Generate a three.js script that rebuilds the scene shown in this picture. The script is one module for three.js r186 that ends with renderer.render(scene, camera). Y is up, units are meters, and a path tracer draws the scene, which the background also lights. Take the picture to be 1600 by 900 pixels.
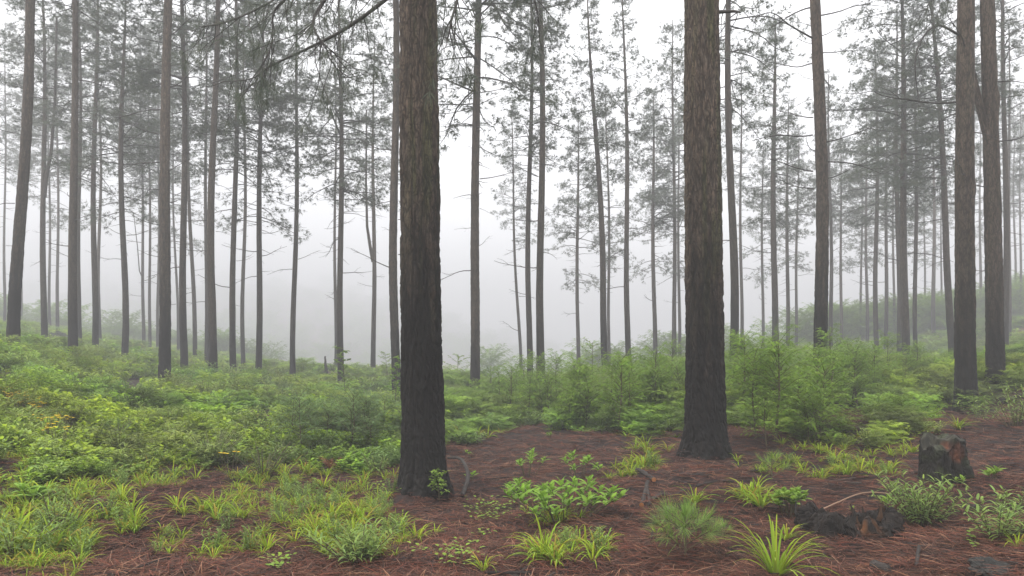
import * as THREE from 'three';
import { mergeGeometries } from 'three/addons/utils/BufferGeometryUtils.js';
import { createNoise2D, createNoise3D, createNoise4D } from 'simplex-noise';

// ---------------------------------------------------------------- camera, sky, sun, exposure
const F = 1142, HORIZON = 550, EYE = 1.65;                 // focal length and horizon row in photograph pixels; eye height in metres
const scene = new THREE.Scene();
const camera = new THREE.PerspectiveCamera(2 * Math.atan(450 / F) * 180 / Math.PI, 16 / 9, 0.1, 1500);
camera.position.set(0, EYE, 0);
camera.lookAt(0, EYE, -10);
camera.setViewOffset(1600, 900, 0, -(HORIZON - 450), 1600, 900);
const renderer = new THREE.WebGLRenderer({ antialias: true });
renderer.toneMapping = THREE.LinearToneMapping;
renderer.toneMappingExposure = 3.55;
renderer.shadowMap.enabled = true;
{
  const w = 64, h = 32, a = new Float32Array(w * h * 4);   // an even overcast, a little brighter overhead
  for (let y = 0; y < h; y++) for (let x = 0; x < w; x++) {
    const el = Math.max(0, ((y + 0.5) / h - 0.5) * 2), k = (y + 0.5) / h > 0.5 ? 0.66 + 0.16 * el : 0.3;
    a.set([0.985 * k, 0.99 * k, 1.02 * k, 1], (y * w + x) * 4);
  }
  const sky = new THREE.DataTexture(a, w, h, THREE.RGBAFormat, THREE.FloatType);
  sky.mapping = THREE.EquirectangularReflectionMapping; sky.magFilter = THREE.LinearFilter; sky.needsUpdate = true;
  scene.background = sky; scene.environment = sky; 
}
const sun = new THREE.DirectionalLight(0xfff8ee, 1.5);
sun.position.set(-30, 90, -10); sun.castShadow = true; sun.shadow.radius = 130;
sun.shadow.mapSize.set(2048, 2048);
Object.assign(sun.shadow.camera, { left: -90, right: 90, top: 90, bottom: -90, near: 1, far: 260 });
sun.target.position.set(0, 0, -40); scene.add(sun, sun.target);
scene.fog = new THREE.FogExp2(0xf4f6fa, 0.0057);

// ---------------------------------------------------------------- random numbers, noise, small maths
function rng(seed) { let a = seed >>> 0; return () => { a = (a + 0x6D2B79F5) | 0; let t = Math.imul(a ^ (a >>> 15), 1 | a); t = (t + Math.imul(t ^ (t >>> 7), 61 | t)) ^ t; return ((t ^ (t >>> 14)) >>> 0) / 4294967296; }; }
const n2 = createNoise2D(rng(11)), n3 = createNoise3D(rng(12)), n4 = createNoise4D(rng(13));
const mix = (a, b, t) => a + (b - a) * t, clamp = (x, a = 0, b = 1) => Math.min(b, Math.max(a, x));
const smooth = (a, b, x) => { const t = clamp((x - a) / (b - a)); return t * t * (3 - 2 * t); };
const V = (x, y, z) => new THREE.Vector3(x, y, z);
const pick = (R, a) => a[Math.floor(R() * a.length)];
const fbm = (x, y, o = 4) => { let s = 0, a = 0.5; for (let i = 0; i < o; i++) { s += a * n2(x, y); x *= 2.03; y *= 2.03; a *= 0.5; } return s; };

// ---------------------------------------------------------------- names and labels
const taken = new Map();
function numbered(name) { const n = taken.get(name) || 0; taken.set(name, n + 1); return n ? `${name}_${String(n).padStart(3, '0')}` : name; }
function tag(o, label, category, group, kind) {
  if (label) o.userData.label = label;
  if (category) o.userData.category = category;
  if (group) o.userData.group = group;
  if (kind) o.userData.kind = kind;
  return o;
}
function part(name, geometry, material, parent) {
  const m = new THREE.Mesh(geometry, material); m.name = name; m.castShadow = m.receiveShadow = true;
  if (parent) parent.add(m);
  return m;
}
function thing(name, label, category, pos, group) {
  const g = new THREE.Group(); g.name = numbered(name); g.position.copy(pos); scene.add(g);
  return tag(g, label, category, group);
}
function copy(o, label, pos, turn, scale) {
  const c = o.clone(); c.name = numbered(o.name.replace(/_\d{3}$/, '')); scene.add(c);
  c.userData = { ...o.userData }; if (label) c.userData.label = label;
  c.position.copy(pos); c.rotation.set(0, turn, 0); c.scale.setScalar(scale);
  return c;
}

const ORD = ['first', 'second', 'third', 'fourth', 'fifth', 'sixth', 'seventh', 'eighth', 'ninth', 'tenth', 'eleventh', 'twelfth', 'thirteenth', 'fourteenth', 'fifteenth', 'sixteenth'];
function ranked(spots, what) {                               // [column, row] of each -> what singles each out: its row, and its place in it counted from the left
  const rows = spots.length > 22 ? ['back row', 'middle row', 'front row'] : spots.length > 8 ? ['back row', 'front row'] : [''], order = spots.map((p, i) => [...p, i]).sort((a, b) => a[1] - b[1]), out = [], per = Math.ceil(order.length / rows.length);
  rows.forEach((row, r) => order.slice(r * per, (r + 1) * per).sort((a, b) => a[0] - b[0]).forEach(([, , i], k) => { out[i] = spots.length === 1 ? what : `${ORD[k]} from left${row ? `, ${row},` : ''} of ${what}`; }));
  return out;
}

// ---------------------------------------------------------------- terrain: depth below the eye by bearing and distance
const PX = [-300, 0, 130, 260, 400, 540, 740, 850, 1000, 1100, 1280, 1420, 1550, 1700, 2000];
const DS = [2.5, 4, 6, 9, 13, 18, 25, 33, 45, 65, 90, 140, 200, 300, 450, 700];
const DROP = [
  [1.6, 1.5, 1.35, 1.0, 0.6, 0.1, -0.6, -1.2, -2, -3.2, -4.5, -6, -8, -14, -30, -60],
  [1.65, 1.65, 1.55, 1.25, 0.85, 0.4, -0.2, -0.4, -0.9, -2.1, -3, -1, 0, -6, -26, -62],
  [1.65, 1.65, 1.6, 1.4, 1.15, 0.85, 0.5, 0.2, -0.2, -1.1, -1.5, 1, 1, -5, -26, -64],
  [1.65, 1.65, 1.62, 1.5, 1.35, 1.2, 1.0, 0.9, 0.6, 0.1, 0.1, 4, 2, -6, -26, -66],
  [1.65, 1.65, 1.65, 1.6, 1.5, 1.4, 1.3, 1.25, 1.3, 1.2, 1.6, 9, 6, -3, -24, -66],
  [1.65, 1.65, 1.65, 1.65, 1.65, 1.6, 1.6, 1.65, 1.8, 2, 4, 14, 10, 2, -20, -60],
  [1.65, 1.65, 1.68, 1.72, 1.75, 1.7, 1.65, 1.7, 2, 3.5, 7, 17, 15, 8, -4, -22],
  [1.65, 1.65, 1.68, 1.72, 1.75, 1.72, 1.65, 1.7, 2.1, 3.5, 7, 17, 16, 12, 6, -2],
  [1.65, 1.65, 1.65, 1.6, 1.55, 1.4, 1.3, 1.3, 1.5, 2.5, 5, 14, 14, 12, 8, 4],
  [1.65, 1.65, 1.6, 1.45, 1.35, 1.15, 0.95, 0.8, 0.8, 1.3, 3, 9, 11, 10, 5, 0],
  [1.65, 1.65, 1.6, 1.5, 1.25, 1, 0.75, 0.6, 0.5, 0.4, 0.8, 4, 5, 5, 2, 0],
  [1.65, 1.65, 1.58, 1.45, 1.2, 0.95, 0.8, 0.68, 0.5, 0.1, -0.2, 1, 2, 2, 1, 0],
  [1.65, 1.6, 1.5, 1.32, 1.05, 0.65, 0.5, 0.3, -0.1, -1, -2.5, -3, -4, -5, -6, -8],
  [1.6, 1.5, 1.4, 1.1, 0.7, 0.2, -0.3, -0.8, -1.5, -3, -5, -6, -8, -10, -14, -18],
  [1.55, 1.4, 1.2, 0.8, 0.3, -0.4, -1.2, -2, -3.2, -5, -8, -9, -12, -15, -18, -25],
];
const LD = DS.map(Math.log);
function herm(xs, at, x) {                                  // Catmull-Rom on an uneven grid
  const n = xs.length; x = clamp(x, xs[0], xs[n - 1]);
  let i = 0; while (i < n - 2 && x > xs[i + 1]) i++;
  const h = xs[i + 1] - xs[i], t = (x - xs[i]) / h, a = at(i), b = at(i + 1);
  const ma = i > 0 ? (b - at(i - 1)) / (xs[i + 1] - xs[i - 1]) * h : b - a, mb = i < n - 2 ? (at(i + 2) - a) / (xs[i + 2] - xs[i]) * h : b - a;
  const t2 = t * t, t3 = t2 * t;
  return (2 * t3 - 3 * t2 + 1) * a + (t3 - 2 * t2 + t) * ma + (3 * t2 - 2 * t3) * b + (t3 - t2) * mb;
}
// every pine: column and row of its foot, width in the photograph, distance, column where it leaves the top of the frame, crown kind, height, label
const PINES = [
  [20, 538, 18, 25, 43, 1, 25, 'stout dark pine leaning right at the left edge of the photo'],
  [7, 511, 4.5, 72, 9, 2, 25, 'faint thin pine between the left edge and the leaning stout pine'],
  [33, 512, 3.2, 85, 35, 3, 24, 'very faint thin pine just right of the foot of the leaning stout pine'],
  [70, 535, 9.5, 42, 66, 2, 24, 'grey pine forking into two stems high up near the left edge'],
  [78, 518, 4.5, 72, 75, 4, 25, 'pale thin pine close to the right side of the forked left pine'],
  [90, 518, 5.2, 68, 87, 0, 24, 'pale pine with small leafy sprouts low on its stem, beside the dark mound'],
  [114, 562, 14, 30, 114.5, 1, 26, 'straight dark pine with a fainter pine hidden against its right side'],
  [124, 545, 8, 45, 121, 3, 25, 'grey pine touching the right side of the straight dark pine'],
  [149, 549, 9.5, 40, 148, 5, 24, 'middling grey pine with a thin pale pine on its right, left part of the wood'],
  [156, 533, 6, 58, 153, 4, 24, 'thin pale pine touching the right side of the middling grey pine'],
  [195, 556, 10, 38, 195, 0, 20, 'lone upright grey pine with its top in view, in front of the pale meadow'],
  [225, 548, 5.4, 66, 216, 2, 25, 'thin pine with a dead broken side stem rising from its left'],
  [234.5, 548, 5, 66, 233, 3, 24, 'thin straight pine just right of the pine with the broken side stem'],
  [247, 550, 5, 66, 246, 5, 25, 'faint thin pine showing at the left side of the heavy dark pine'],
  [257, 600, 18, 25, 263, 1, 27, 'heavy dark pine with dead bare branches, foot in leafy herbs'],
  [279, 557, 4.5, 70, 264, 0, 24, 'thin slanting pine just right of the heavy dark pine'],
  [288, 577, 11.5, 34, 285, 4, 26, 'dark pine standing between the heavy pine and a slanting grey one'],
  [305, 562, 7, 52, 288, 2, 25, 'grey pine slanting to the left with a mossy green foot'],
  [323, 575, 7, 50, 323, 3, 24, 'pale pine half hidden behind the left side of a dark straight pine'],
  [333, 588, 13, 31, 337, 1, 26, 'dark straight pine with a pale pine along its left side'],
  [364, 588, 10, 37, 370, 5, 25, 'brownish pine with a slim grey pine close on its right'],
  [380, 575, 7, 52, 382, 4, 24, 'slim grey pine close on the right of the brownish pine'],
  [404, 588, 10, 38, 411, 0, 22, 'dark pine with a kink at half height and a bough to its right'],
  [457, 590, 9, 40, 467, 2, 22, 'slender dark pine standing alone and leaning slightly right against fog'],
  [525, 580, 6, 58, 524, 3, 24, 'pale pine half hidden behind a mid grey pine near the snag'],
  [533, 600, 10.5, 36, 532, 6, 22, 'mid grey pine behind a leafy sapling, near the short broken snag'],
  [583, 577, 8, 50, 585, 2, 23, 'pale pine splitting into two stems, beside the grey rock'],
  [620, 625, 14.5, 27, 615, 1, 27, 'grey pine showing along the left side of the nearest trunk'],
  [662, 775, 64, 8.8, 653, 1, 29, 'nearest and largest pine trunk, with furrowed bark and charred foot'],
  [742, 615, 15.5, 27, 746, 6, 26, 'grey pine to the right of the nearest trunk, slightly curved at its foot'],
  [815, 612, 5.5, 56, 790, 3, 22, 'thin pale pine leaning left, beside two upright pines'],
  [828, 612, 10, 37, 828, 4, 23, 'upright grey pine, the paler left one of a close pair'],
  [846, 608, 13, 31, 844, 3, 26, 'upright dark pine, the right one of a close pair'],
  [904, 590, 6.5, 52, 901, 0, 19, 'pale slim pine with a low leafy crown, right of the close pair'],
  [947, 585, 11, 36, 922, 2, 19, 'grey pine leaning left out of the feathery shrubs'],
  [953, 585, 5.5, 56, 946, 5, 22, 'thin pine crossing behind the left-leaning pine'],
  [983, 590, 9.5, 39, 974, 3, 21, 'upright dark pine whose pointed top shows against white sky'],
  [1024, 580, 7.5, 50, 1018, 0, 19, 'pale slim pine between the pointed-top pine and the second near trunk'],
  [1054, 575, 7.5, 50, 1052, 6, 24, 'pale pine, left one of two joined-looking stems by the second near trunk'],
  [1062, 572, 5.5, 60, 1060, 0, 22, 'thin pale pine touching the left side of the second near trunk'],
  [1103, 712, 59, 9.8, 1098, 1, 29, 'second near pine trunk with a flared charred foot in bare brown needles'],
  [1147, 575, 14, 29, 1141, 5, 25, 'grey pine close on the right of the second near trunk'],
  [1159, 570, 6, 58, 1157, 3, 24, 'thin pale pine close on the right of the grey pine by the second trunk'],
  [1192, 556, 5, 66, 1192, 0, 19, 'thin pine with layered low twigs, above the feathery shrubs'],
  [1211, 562, 10.5, 40, 1210, 5, 19, 'pale mottled pine amid feathery shrubs left of the stout brown pine'],
  [1231, 556, 6.5, 54, 1231, 0, 19, 'dark slim pine right of the pale mottled pine'],
  [1244, 545, 5, 66, 1250, 3, 20, 'thin crooked pine just left of the stout brown pine'],
  [1283, 600, 21, 20, 1277, 1, 27, 'stout brown pine with many bare side twigs, foot in feathery shrubs'],
  [1298, 556, 6.5, 54, 1297, 4, 21, 'thin pale pine close on the right of the stout brown pine'],
  [1315, 545, 5, 70, 1314, 0, 21, 'faint thin pine standing clear right of the stout brown pine'],
  [1346, 537, 4.2, 78, 1346, 5, 22, 'very thin pine, left of a faint close-set group on the right slope'],
  [1355, 540, 5.2, 68, 1354, 0, 22, 'thin darker pine within the faint close-set group on the right slope'],
  [1370, 560, 7.8, 50, 1368, 6, 22, 'grey pine in front of the faint group on the right slope'],
  [1384, 550, 6.2, 60, 1386, 5, 22, 'slim pine with crooked low twigs on the right slope'],
  [1397, 545, 4.3, 76, 1396, 3, 22, 'thin pine left of the broad pale pine pair on the right slope'],
  [1406, 570, 9, 44, 1402, 6, 22, 'pale broad pine, left one of the pair on the right slope'],
  [1416, 573, 12, 34, 1409, 6, 21, 'grey broad pine, right one of the pair on the right slope'],
  [1431, 575, 7, 44, 1428, 3, 20, 'slim dark pine standing right of the broad pair'],
  [1445, 523, 3.5, 88, 1445, 5, 22, 'faintest thin stem left of a pale pine on the far right slope'],
  [1459, 522, 6.5, 70, 1457, 4, 24, 'pale foggy pine on the skyline of the right slope'],
  [1470, 520, 3.5, 88, 1470, 2, 22, 'faint thin stem right of the pale foggy skyline pine'],
  [1490, 577, 11, 33, 1459, 6, 20, 'grey pine slanting strongly left, beside the tall rough pine'],
  [1509, 630, 30, 15.5, 1507, 1, 27, 'tall rough pine nearest to the right edge, foot in green herbs'],
  [1556, 592, 26, 17, 1545, 1, 27, 'tall pine with a swollen knot and a second stem, at the right edge'],
  [1571, 560, 10, 36, 1567, 4, 25, 'grey pine close behind the right side of the knotted pine'],
  [1577, 542, 6.5, 54, 1576, 3, 24, 'pale pine behind the grey one, right of the knotted pine'],
  [1532, 515, 4.5, 80, 1531, 5, 24, 'faint stem seen between the two tall pines at the right'],
  [1586, 506, 4, 84, 1585, 2, 24, 'faint thin stem on the slope near the right edge'],
  [1595, 504, 4, 80, 1595, 4, 24, 'faint thin stem at the very right edge of the photo'],
];
function tableDrop(px, ld) { return herm(PX, i => herm(LD, j => DROP[i][j], ld), px); }
const fixes = PINES.map(([px, py, , d]) => ({ x: (px - 800) / F * d, z: -d, s: 0.07 * d + 0.6, r: (py - HORIZON) / F * d + (d > 12 ? 0.2 : 0) - tableDrop(px, Math.log(d)) }));
const TH = 0.93, MOUNDS = PINES.filter(p => p[3] < 18).map(([px, , w, d]) => [(px - 800) / F * d, -d, w * d / F * 0.95]);
function heightAt(x, z) {
  const r = Math.max(0.3, Math.hypot(x, z)), th = clamp(Math.atan2(x, -z), -TH, TH), d = r * Math.cos(th), px = 800 + F * Math.tan(th);
  let drop = tableDrop(px, Math.log(Math.max(d, 0.5)));
  let sw = 0.1, sr = 0;
  for (const f of fixes) { const q = ((x - f.x) ** 2 + (z - f.z) ** 2) / (f.s * f.s); if (q < 9) { const w = Math.exp(-q); sw += w; sr += w * f.r; } }
  drop += sr / sw;
  for (const [mx, mz, mr] of MOUNDS) { const q = ((x - mx) ** 2 + (z - mz) ** 2) / (mr * mr); if (q < 8) drop -= 0.085 * Math.exp(-q) * (1 + 0.5 * n2(x * 4, z * 4)); }
  const near = smooth(1, 5, r) * (1 - smooth(40, 120, r));
  return EYE - drop + near * (0.07 * n2(x * 0.35, z * 0.35) + 0.03 * n2(x * 1.3 + 7, z * 1.3)) + (r > 60 ? smooth(60, 160, r) * 1.2 * n2(x * 0.02, z * 0.02) : 0);
}
function ground(px, py) {                                    // where the line of sight through a pixel of the photograph meets the terrain
  let d = 3;
  for (; d < 130; d *= 1.004) if (EYE - (py - HORIZON) / F * d <= heightAt((px - 800) / F * d, -d)) break;
  const x = (px - 800) / F * d;
  return V(x, heightAt(x, -d), -d);
}
const toPixel = (x, y, z) => [800 - x / z * F, HORIZON + (y - EYE) / z * F];

// ---------------------------------------------------------------- geometry builder
class G {
  constructor() { this.p = []; this.c = []; this.u = []; this.i = []; }
  v(x, y, z, c, u = 0, w = 0) { this.p.push(x, y, z); this.c.push(c[0], c[1], c[2]); this.u.push(u, w); return this.p.length / 3 - 1; }
  tri(a, b, c) { this.i.push(a, b, c); }
  blade(p, d, len, w, col, R) {                              // a single needle-like triangle
    const a = V(R() - 0.5, R() - 0.5, R() - 0.5).cross(d).normalize().multiplyScalar(w / 2);
    const i = this.v(p.x + a.x, p.y + a.y, p.z + a.z, col), j = this.v(p.x - a.x, p.y - a.y, p.z - a.z, col);
    this.tri(i, j, this.v(p.x + d.x * len, p.y + d.y * len, p.z + d.z * len, col));
  }
  leaf(p, dir, len, w, { droop = 0, segs = 4, shape = t => Math.sin(Math.PI * Math.min(1, 0.06 + t * 0.94)), fold = 0.25, col = [1, 1, 1], roll = 0, tip = 1 } = {}) {
    const d = dir.clone().normalize(), q = p.clone(), step = len / segs;
    let side = V(0, 1, 0).cross(d); if (side.lengthSq() < 1e-4) side.set(1, 0, 0); side.normalize();
    if (roll) side.applyAxisAngle(d, roll);
    let prev = null;
    for (let k = 0; k <= segs; k++) {
      const t = k / segs, hw = k === segs ? w * 0.02 : w / 2 * shape(t), n = d.clone().cross(side);
      const cc = tip === 1 ? col : col.map(x => x * mix(1, tip, t));
      const row = [
        this.v(q.x - side.x * hw + n.x * hw * fold, q.y - side.y * hw + n.y * hw * fold, q.z - side.z * hw + n.z * hw * fold, cc, 0, t),
        this.v(q.x, q.y, q.z, cc, 0.5, t),
        this.v(q.x + side.x * hw + n.x * hw * fold, q.y + side.y * hw + n.y * hw * fold, q.z + side.z * hw + n.z * hw * fold, cc, 1, t)];
      if (prev) for (let s = 0; s < 2; s++) { this.tri(prev[s], prev[s + 1], row[s + 1]); this.tri(prev[s], row[s + 1], row[s]); }
      prev = row;
      q.addScaledVector(d, step);
      if (droop) { d.y -= droop * (0.4 + t) / segs; d.normalize(); }
    }
  }
  tube(pts, rad, sides = 5, col = [1, 1, 1], cap = false) {
    let prev = null, a = V(0, 0, 0), along = 0;
    for (let k = 0; k < pts.length; k++) {
      const d = pts[Math.min(k + 1, pts.length - 1)].clone().sub(pts[Math.max(k - 1, 0)]).normalize();
      if (!k) { a.set(Math.abs(d.y) > 0.9 ? 1 : 0, Math.abs(d.y) > 0.9 ? 0 : 1, 0); } else along += pts[k].distanceTo(pts[k - 1]);
      a.addScaledVector(d, -a.dot(d)).normalize();
      const b = d.clone().cross(a), r = typeof rad === 'function' ? rad(k / (pts.length - 1)) : rad, row = [];
      for (let s = 0; s <= sides; s++) {
        const th = s / sides * Math.PI * 2, c = Math.cos(th) * r, e = Math.sin(th) * r;
        row.push(this.v(pts[k].x + a.x * c + b.x * e, pts[k].y + a.y * c + b.y * e, pts[k].z + a.z * c + b.z * e, col, s / sides, along / 1.6));
      }
      if (prev) for (let s = 0; s < sides; s++) { this.tri(prev[s], prev[s + 1], row[s + 1]); this.tri(prev[s], row[s + 1], row[s]); }
      else if (cap) for (let s = 1; s < sides - 1; s++) this.tri(row[0], row[s + 1], row[s]);
      prev = row;
    }
    if (cap) for (let s = 1; s < sides - 1; s++) this.tri(prev[0], prev[s], prev[s + 1]);
  }
  geo() {
    const g = new THREE.BufferGeometry();
    g.setAttribute('position', new THREE.Float32BufferAttribute(this.p, 3));
    g.setAttribute('color', new THREE.Float32BufferAttribute(this.c, 3));
    g.setAttribute('uv', new THREE.Float32BufferAttribute(this.u, 2));
    g.setIndex(this.i); g.computeVertexNormals();
    return g;
  }
}
const tint = (R, s = 0.25, warm = 0.1) => { const k = 1 + (R() - 0.5) * 2 * s, w = (R() - 0.5) * 2 * warm; return [k * (1 + w), k, k * (1 - w)]; };
function sphereDir(R, axis, spread) {
  const d = V(R() * 2 - 1, R() * 2 - 1, R() * 2 - 1).normalize().multiplyScalar(spread).add(axis); return d.normalize();
}

// ---------------------------------------------------------------- textures and materials
function dataTexture(w, h, f, srgb) {
  const a = new Uint8Array(w * h * 4);
  for (let y = 0; y < h; y++) for (let x = 0; x < w; x++) { const c = f(x / w, y / h); const k = (y * w + x) * 4; for (let i = 0; i < 3; i++) a[k + i] = clamp(c[i] * 255, 0, 255); a[k + 3] = 255; }
  const t = new THREE.DataTexture(a, w, h); t.wrapS = t.wrapT = THREE.RepeatWrapping; t.magFilter = THREE.LinearFilter; t.minFilter = THREE.LinearMipmapLinearFilter; t.generateMipmaps = true;
  if (srgb) t.colorSpace = THREE.SRGBColorSpace; t.needsUpdate = true; return t;
}
// bark: long uneven plates between branching furrows, tiled 0.8 m round and 1.6 m up
const tn = (u, v, fu, fv, o = 0) => { const a = u * Math.PI * 2, b = v * Math.PI * 2; return n4(Math.cos(a) * fu + o, Math.sin(a) * fu, Math.cos(b) * fv + o, Math.sin(b) * fv); };
function barkAt(u, v) {
  const wu = u + 0.035 * tn(u, v, 0.7, 0.9, 3) + 0.01 * tn(u, v, 1.6, 1.8, 6) + 0.006 * tn(u, v, 4, 5, 1), wv = v + 0.02 * tn(u, v, 2, 1.5, 9);
  const a = Math.abs(tn(wu, wv, 1.55, 0.38, 11)), b = Math.abs(tn(wu, wv, 1.2, 0.62, 17)) * 1.3, c = Math.abs(tn(wu, wv, 0.9, 1.7, 23)) * 2.0 + 0.05;
  const e = Math.min(a, b, c), plate = smooth(0.0, 0.2, e) * 0.8 + 0.2 * smooth(0, 0.12, Math.abs(tn(wu, wv, 3.2, 1.6, 51))), flake = 0.5 + 0.5 * tn(u, v, 3, 3.4, 20), fine = 0.5 + 0.5 * tn(u, v, 8, 8, 31), id = 0.5 + 0.5 * tn(wu, wv, 1.4, 1.2, 41);
  return { h: plate * (0.6 + 0.22 * id) + 0.14 * flake * plate + 0.1 * fine, plate, id, flake, fine };
}
const BW = 512, BH = 1024, barkGrid = new Float32Array(BW * BH), barkInfo = [];
for (let y = 0; y < BH; y++) for (let x = 0; x < BW; x++) { const b = barkAt(x / BW, y / BH); barkGrid[y * BW + x] = b.h; barkInfo.push(b); }
const barkHeight = (u, v) => { const x = ((u % 1) + 1) % 1 * BW, y = ((v % 1) + 1) % 1 * BH, i = Math.floor(x), j = Math.floor(y), a = x - i, b = y - j, g = (p, q) => barkGrid[(q % BH) * BW + p % BW]; return mix(mix(g(i, j), g(i + 1, j), a), mix(g(i, j + 1), g(i + 1, j + 1), a), b); };
const barkMap = dataTexture(BW, BH, (u, v) => {
  const b = barkInfo[Math.floor(v * BH) * BW + Math.floor(u * BW)], k = mix(0.36, 0.72, b.plate) * (0.86 + 0.2 * b.id) * (0.74 + 0.22 * b.flake + 0.3 * b.fine);
  return [k * (1.02 + 0.06 * b.id), k * 0.955, k * mix(0.86, 0.9, b.flake)];
}, true);
const barkBump = dataTexture(BW, BH, (u, v) => { const h = barkInfo[Math.floor(v * BH) * BW + Math.floor(u * BW)].h; return [h, h, h]; });
const bark = new THREE.MeshStandardMaterial({ color: new THREE.Color(0.195, 0.18, 0.16), map: barkMap, bumpMap: barkBump, bumpScale: 0.014, roughness: 0.95, vertexColors: true });
const barkNear = new THREE.MeshStandardMaterial({ color: new THREE.Color(0.195, 0.18, 0.16), map: barkMap, bumpMap: barkBump, bumpScale: 0.006, roughness: 0.95, vertexColors: true });
const twigBark = new THREE.MeshStandardMaterial({ color: new THREE.Color(0.055, 0.05, 0.046), roughness: 0.95, vertexColors: true });
// needle litter: thousands of fallen needles drawn on dark soil, 1.7 m a tile
const litterCanvas = document.createElement('canvas'); litterCanvas.width = litterCanvas.height = 1024;
{
  const c = litterCanvas.getContext('2d'), R = rng(77), S = 1024;
  c.fillStyle = 'rgb(50,33,28)'; c.fillRect(0, 0, S, S);
  for (let i = 0; i < 500; i++) { const r = 15 + R() * 60, k = R(); c.fillStyle = k < 0.5 ? `rgba(44,30,27,${0.1 + R() * 0.25})` : `rgba(112,64,48,${0.08 + R() * 0.2})`; const x = R() * S, y = R() * S; for (const ox of [-S, 0, S]) for (const oy of [-S, 0, S]) { c.beginPath(); c.arc(x + ox, y + oy, r, 0, 7); c.fill(); } }
  for (let i = 0; i < 4600; i++) {
    const k = R(), s = 0.75 + R() * 0.5, base = k < 0.4 ? [126, 66, 48] : k < 0.65 ? [88, 48, 38] : k < 0.85 ? [50, 33, 30] : k < 0.95 ? [150, 98, 70] : [116, 100, 90];
    c.strokeStyle = `rgba(${base.map(v => Math.round(v * s)).join(',')},${0.55 + R() * 0.4})`; c.lineWidth = 1 + R() * 1.6;
    const x = R() * S, y = R() * S, a = R() * 6.283, l = 50 + R() * 70, b = (R() - 0.5) * 26;
    for (const ox of [-S, 0, S]) for (const oy of [-S, 0, S]) {
      const x0 = x + ox, y0 = y + oy; if (x0 < -130 || y0 < -130 || x0 > S + 130 || y0 > S + 130) continue;
      c.beginPath(); c.moveTo(x0, y0); c.quadraticCurveTo(x0 + Math.cos(a) * l / 2 - Math.sin(a) * b, y0 + Math.sin(a) * l / 2 + Math.cos(a) * b, x0 + Math.cos(a) * l, y0 + Math.sin(a) * l); c.stroke();
    }
  }
}
const litterMap = new THREE.CanvasTexture(litterCanvas); litterMap.wrapS = litterMap.wrapT = THREE.RepeatWrapping; litterMap.colorSpace = THREE.SRGBColorSpace;
const litterBump = new THREE.CanvasTexture(litterCanvas); litterBump.wrapS = litterBump.wrapT = THREE.RepeatWrapping;
const soil = new THREE.MeshStandardMaterial({ color: new THREE.Color(0.158, 0.112, 0.093), map: litterMap, bumpMap: litterBump, bumpScale: 0.015, roughness: 0.9, vertexColors: true });
const leafy = (r, g, b, t = 0.4, rough = 1) => new THREE.MeshPhysicalMaterial({ color: new THREE.Color(r, g, b), roughness: rough, transmission: t, thickness: 0, vertexColors: true, side: THREE.DoubleSide, specularIntensity: 0.25 });
const M = {
  needles: leafy(0.11, 0.13, 0.095, 0.45, 1), strap: leafy(0.225, 0.315, 0.022), herb: leafy(0.215, 0.335, 0.022), wattle: leafy(0.19, 0.31, 0.028),
  broad: leafy(0.2, 0.33, 0.04), lime: leafy(0.2, 0.31, 0.04), narrow: leafy(0.2, 0.29, 0.07), seedling: leafy(0.17, 0.27, 0.05), bluish: leafy(0.15, 0.235, 0.075),
  flower: new THREE.MeshStandardMaterial({ color: new THREE.Color(0.75, 0.52, 0.02), roughness: 0.8, vertexColors: true }),
  stem: new THREE.MeshStandardMaterial({ color: new THREE.Color(0.1, 0.085, 0.045), roughness: 0.9, vertexColors: true }),
  deadfern: leafy(0.15, 0.06, 0.025), litter: new THREE.MeshStandardMaterial({ color: new THREE.Color(0.09, 0.037, 0.021), roughness: 0.9, vertexColors: true }),
  char: new THREE.MeshStandardMaterial({ color: new THREE.Color(1, 1, 1), roughness: 0.95, vertexColors: true, bumpMap: barkBump, bumpScale: 0.012 }),
  wood: new THREE.MeshStandardMaterial({ color: new THREE.Color(0.036, 0.029, 0.025), roughness: 0.9, vertexColors: true, bumpMap: barkBump, bumpScale: 0.006 }),
  cut: new THREE.MeshStandardMaterial({ color: new THREE.Color(0.26, 0.1, 0.03), roughness: 0.85 }),
  rock: new THREE.MeshStandardMaterial({ color: new THREE.Color(0.13, 0.125, 0.12), roughness: 0.95, vertexColors: true, bumpMap: litterBump, bumpScale: 0.02 }),
  redstone: new THREE.MeshStandardMaterial({ color: new THREE.Color(0.2, 0.09, 0.065), roughness: 0.95, vertexColors: true }),
};

// ---------------------------------------------------------------- vegetation cover by place (rows and columns of the photograph stand for places on the ground)
const LINE = [[-400, 770], [0, 765], [130, 745], [300, 728], [400, 735], [500, 722], [600, 745], [640, 715], [700, 694], [760, 676], [860, 668], [950, 682], [1030, 690], [1060, 674], [1140, 664], [1200, 676], [1300, 684], [1400, 690], [1470, 672], [1530, 645], [1580, 618], [1640, 596], [2000, 560]];
const lineAt = px => { for (let i = 1; i < LINE.length; i++) if (px < LINE[i][0]) { const [a, b] = LINE[i - 1], [c, d] = LINE[i]; return mix(b, d, (px - a) / (c - a)); } return 560; };
const BARE = [[200, 608, 26, 7], [125, 601, 14, 5], [5, 596, 26, 9], [75, 655, 22, 7], [105, 684, 26, 8], [15, 735, 30, 12], [395, 657, 40, 7], [1305, 655, 60, 16], [1480, 655, 40, 10], [1548, 640, 40, 8], [1590, 632, 40, 12], [290, 607, 9, 4], [820, 690, 60, 14], [930, 695, 60, 10], [1180, 690, 40, 14], [1520, 560, 30, 6]];
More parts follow.
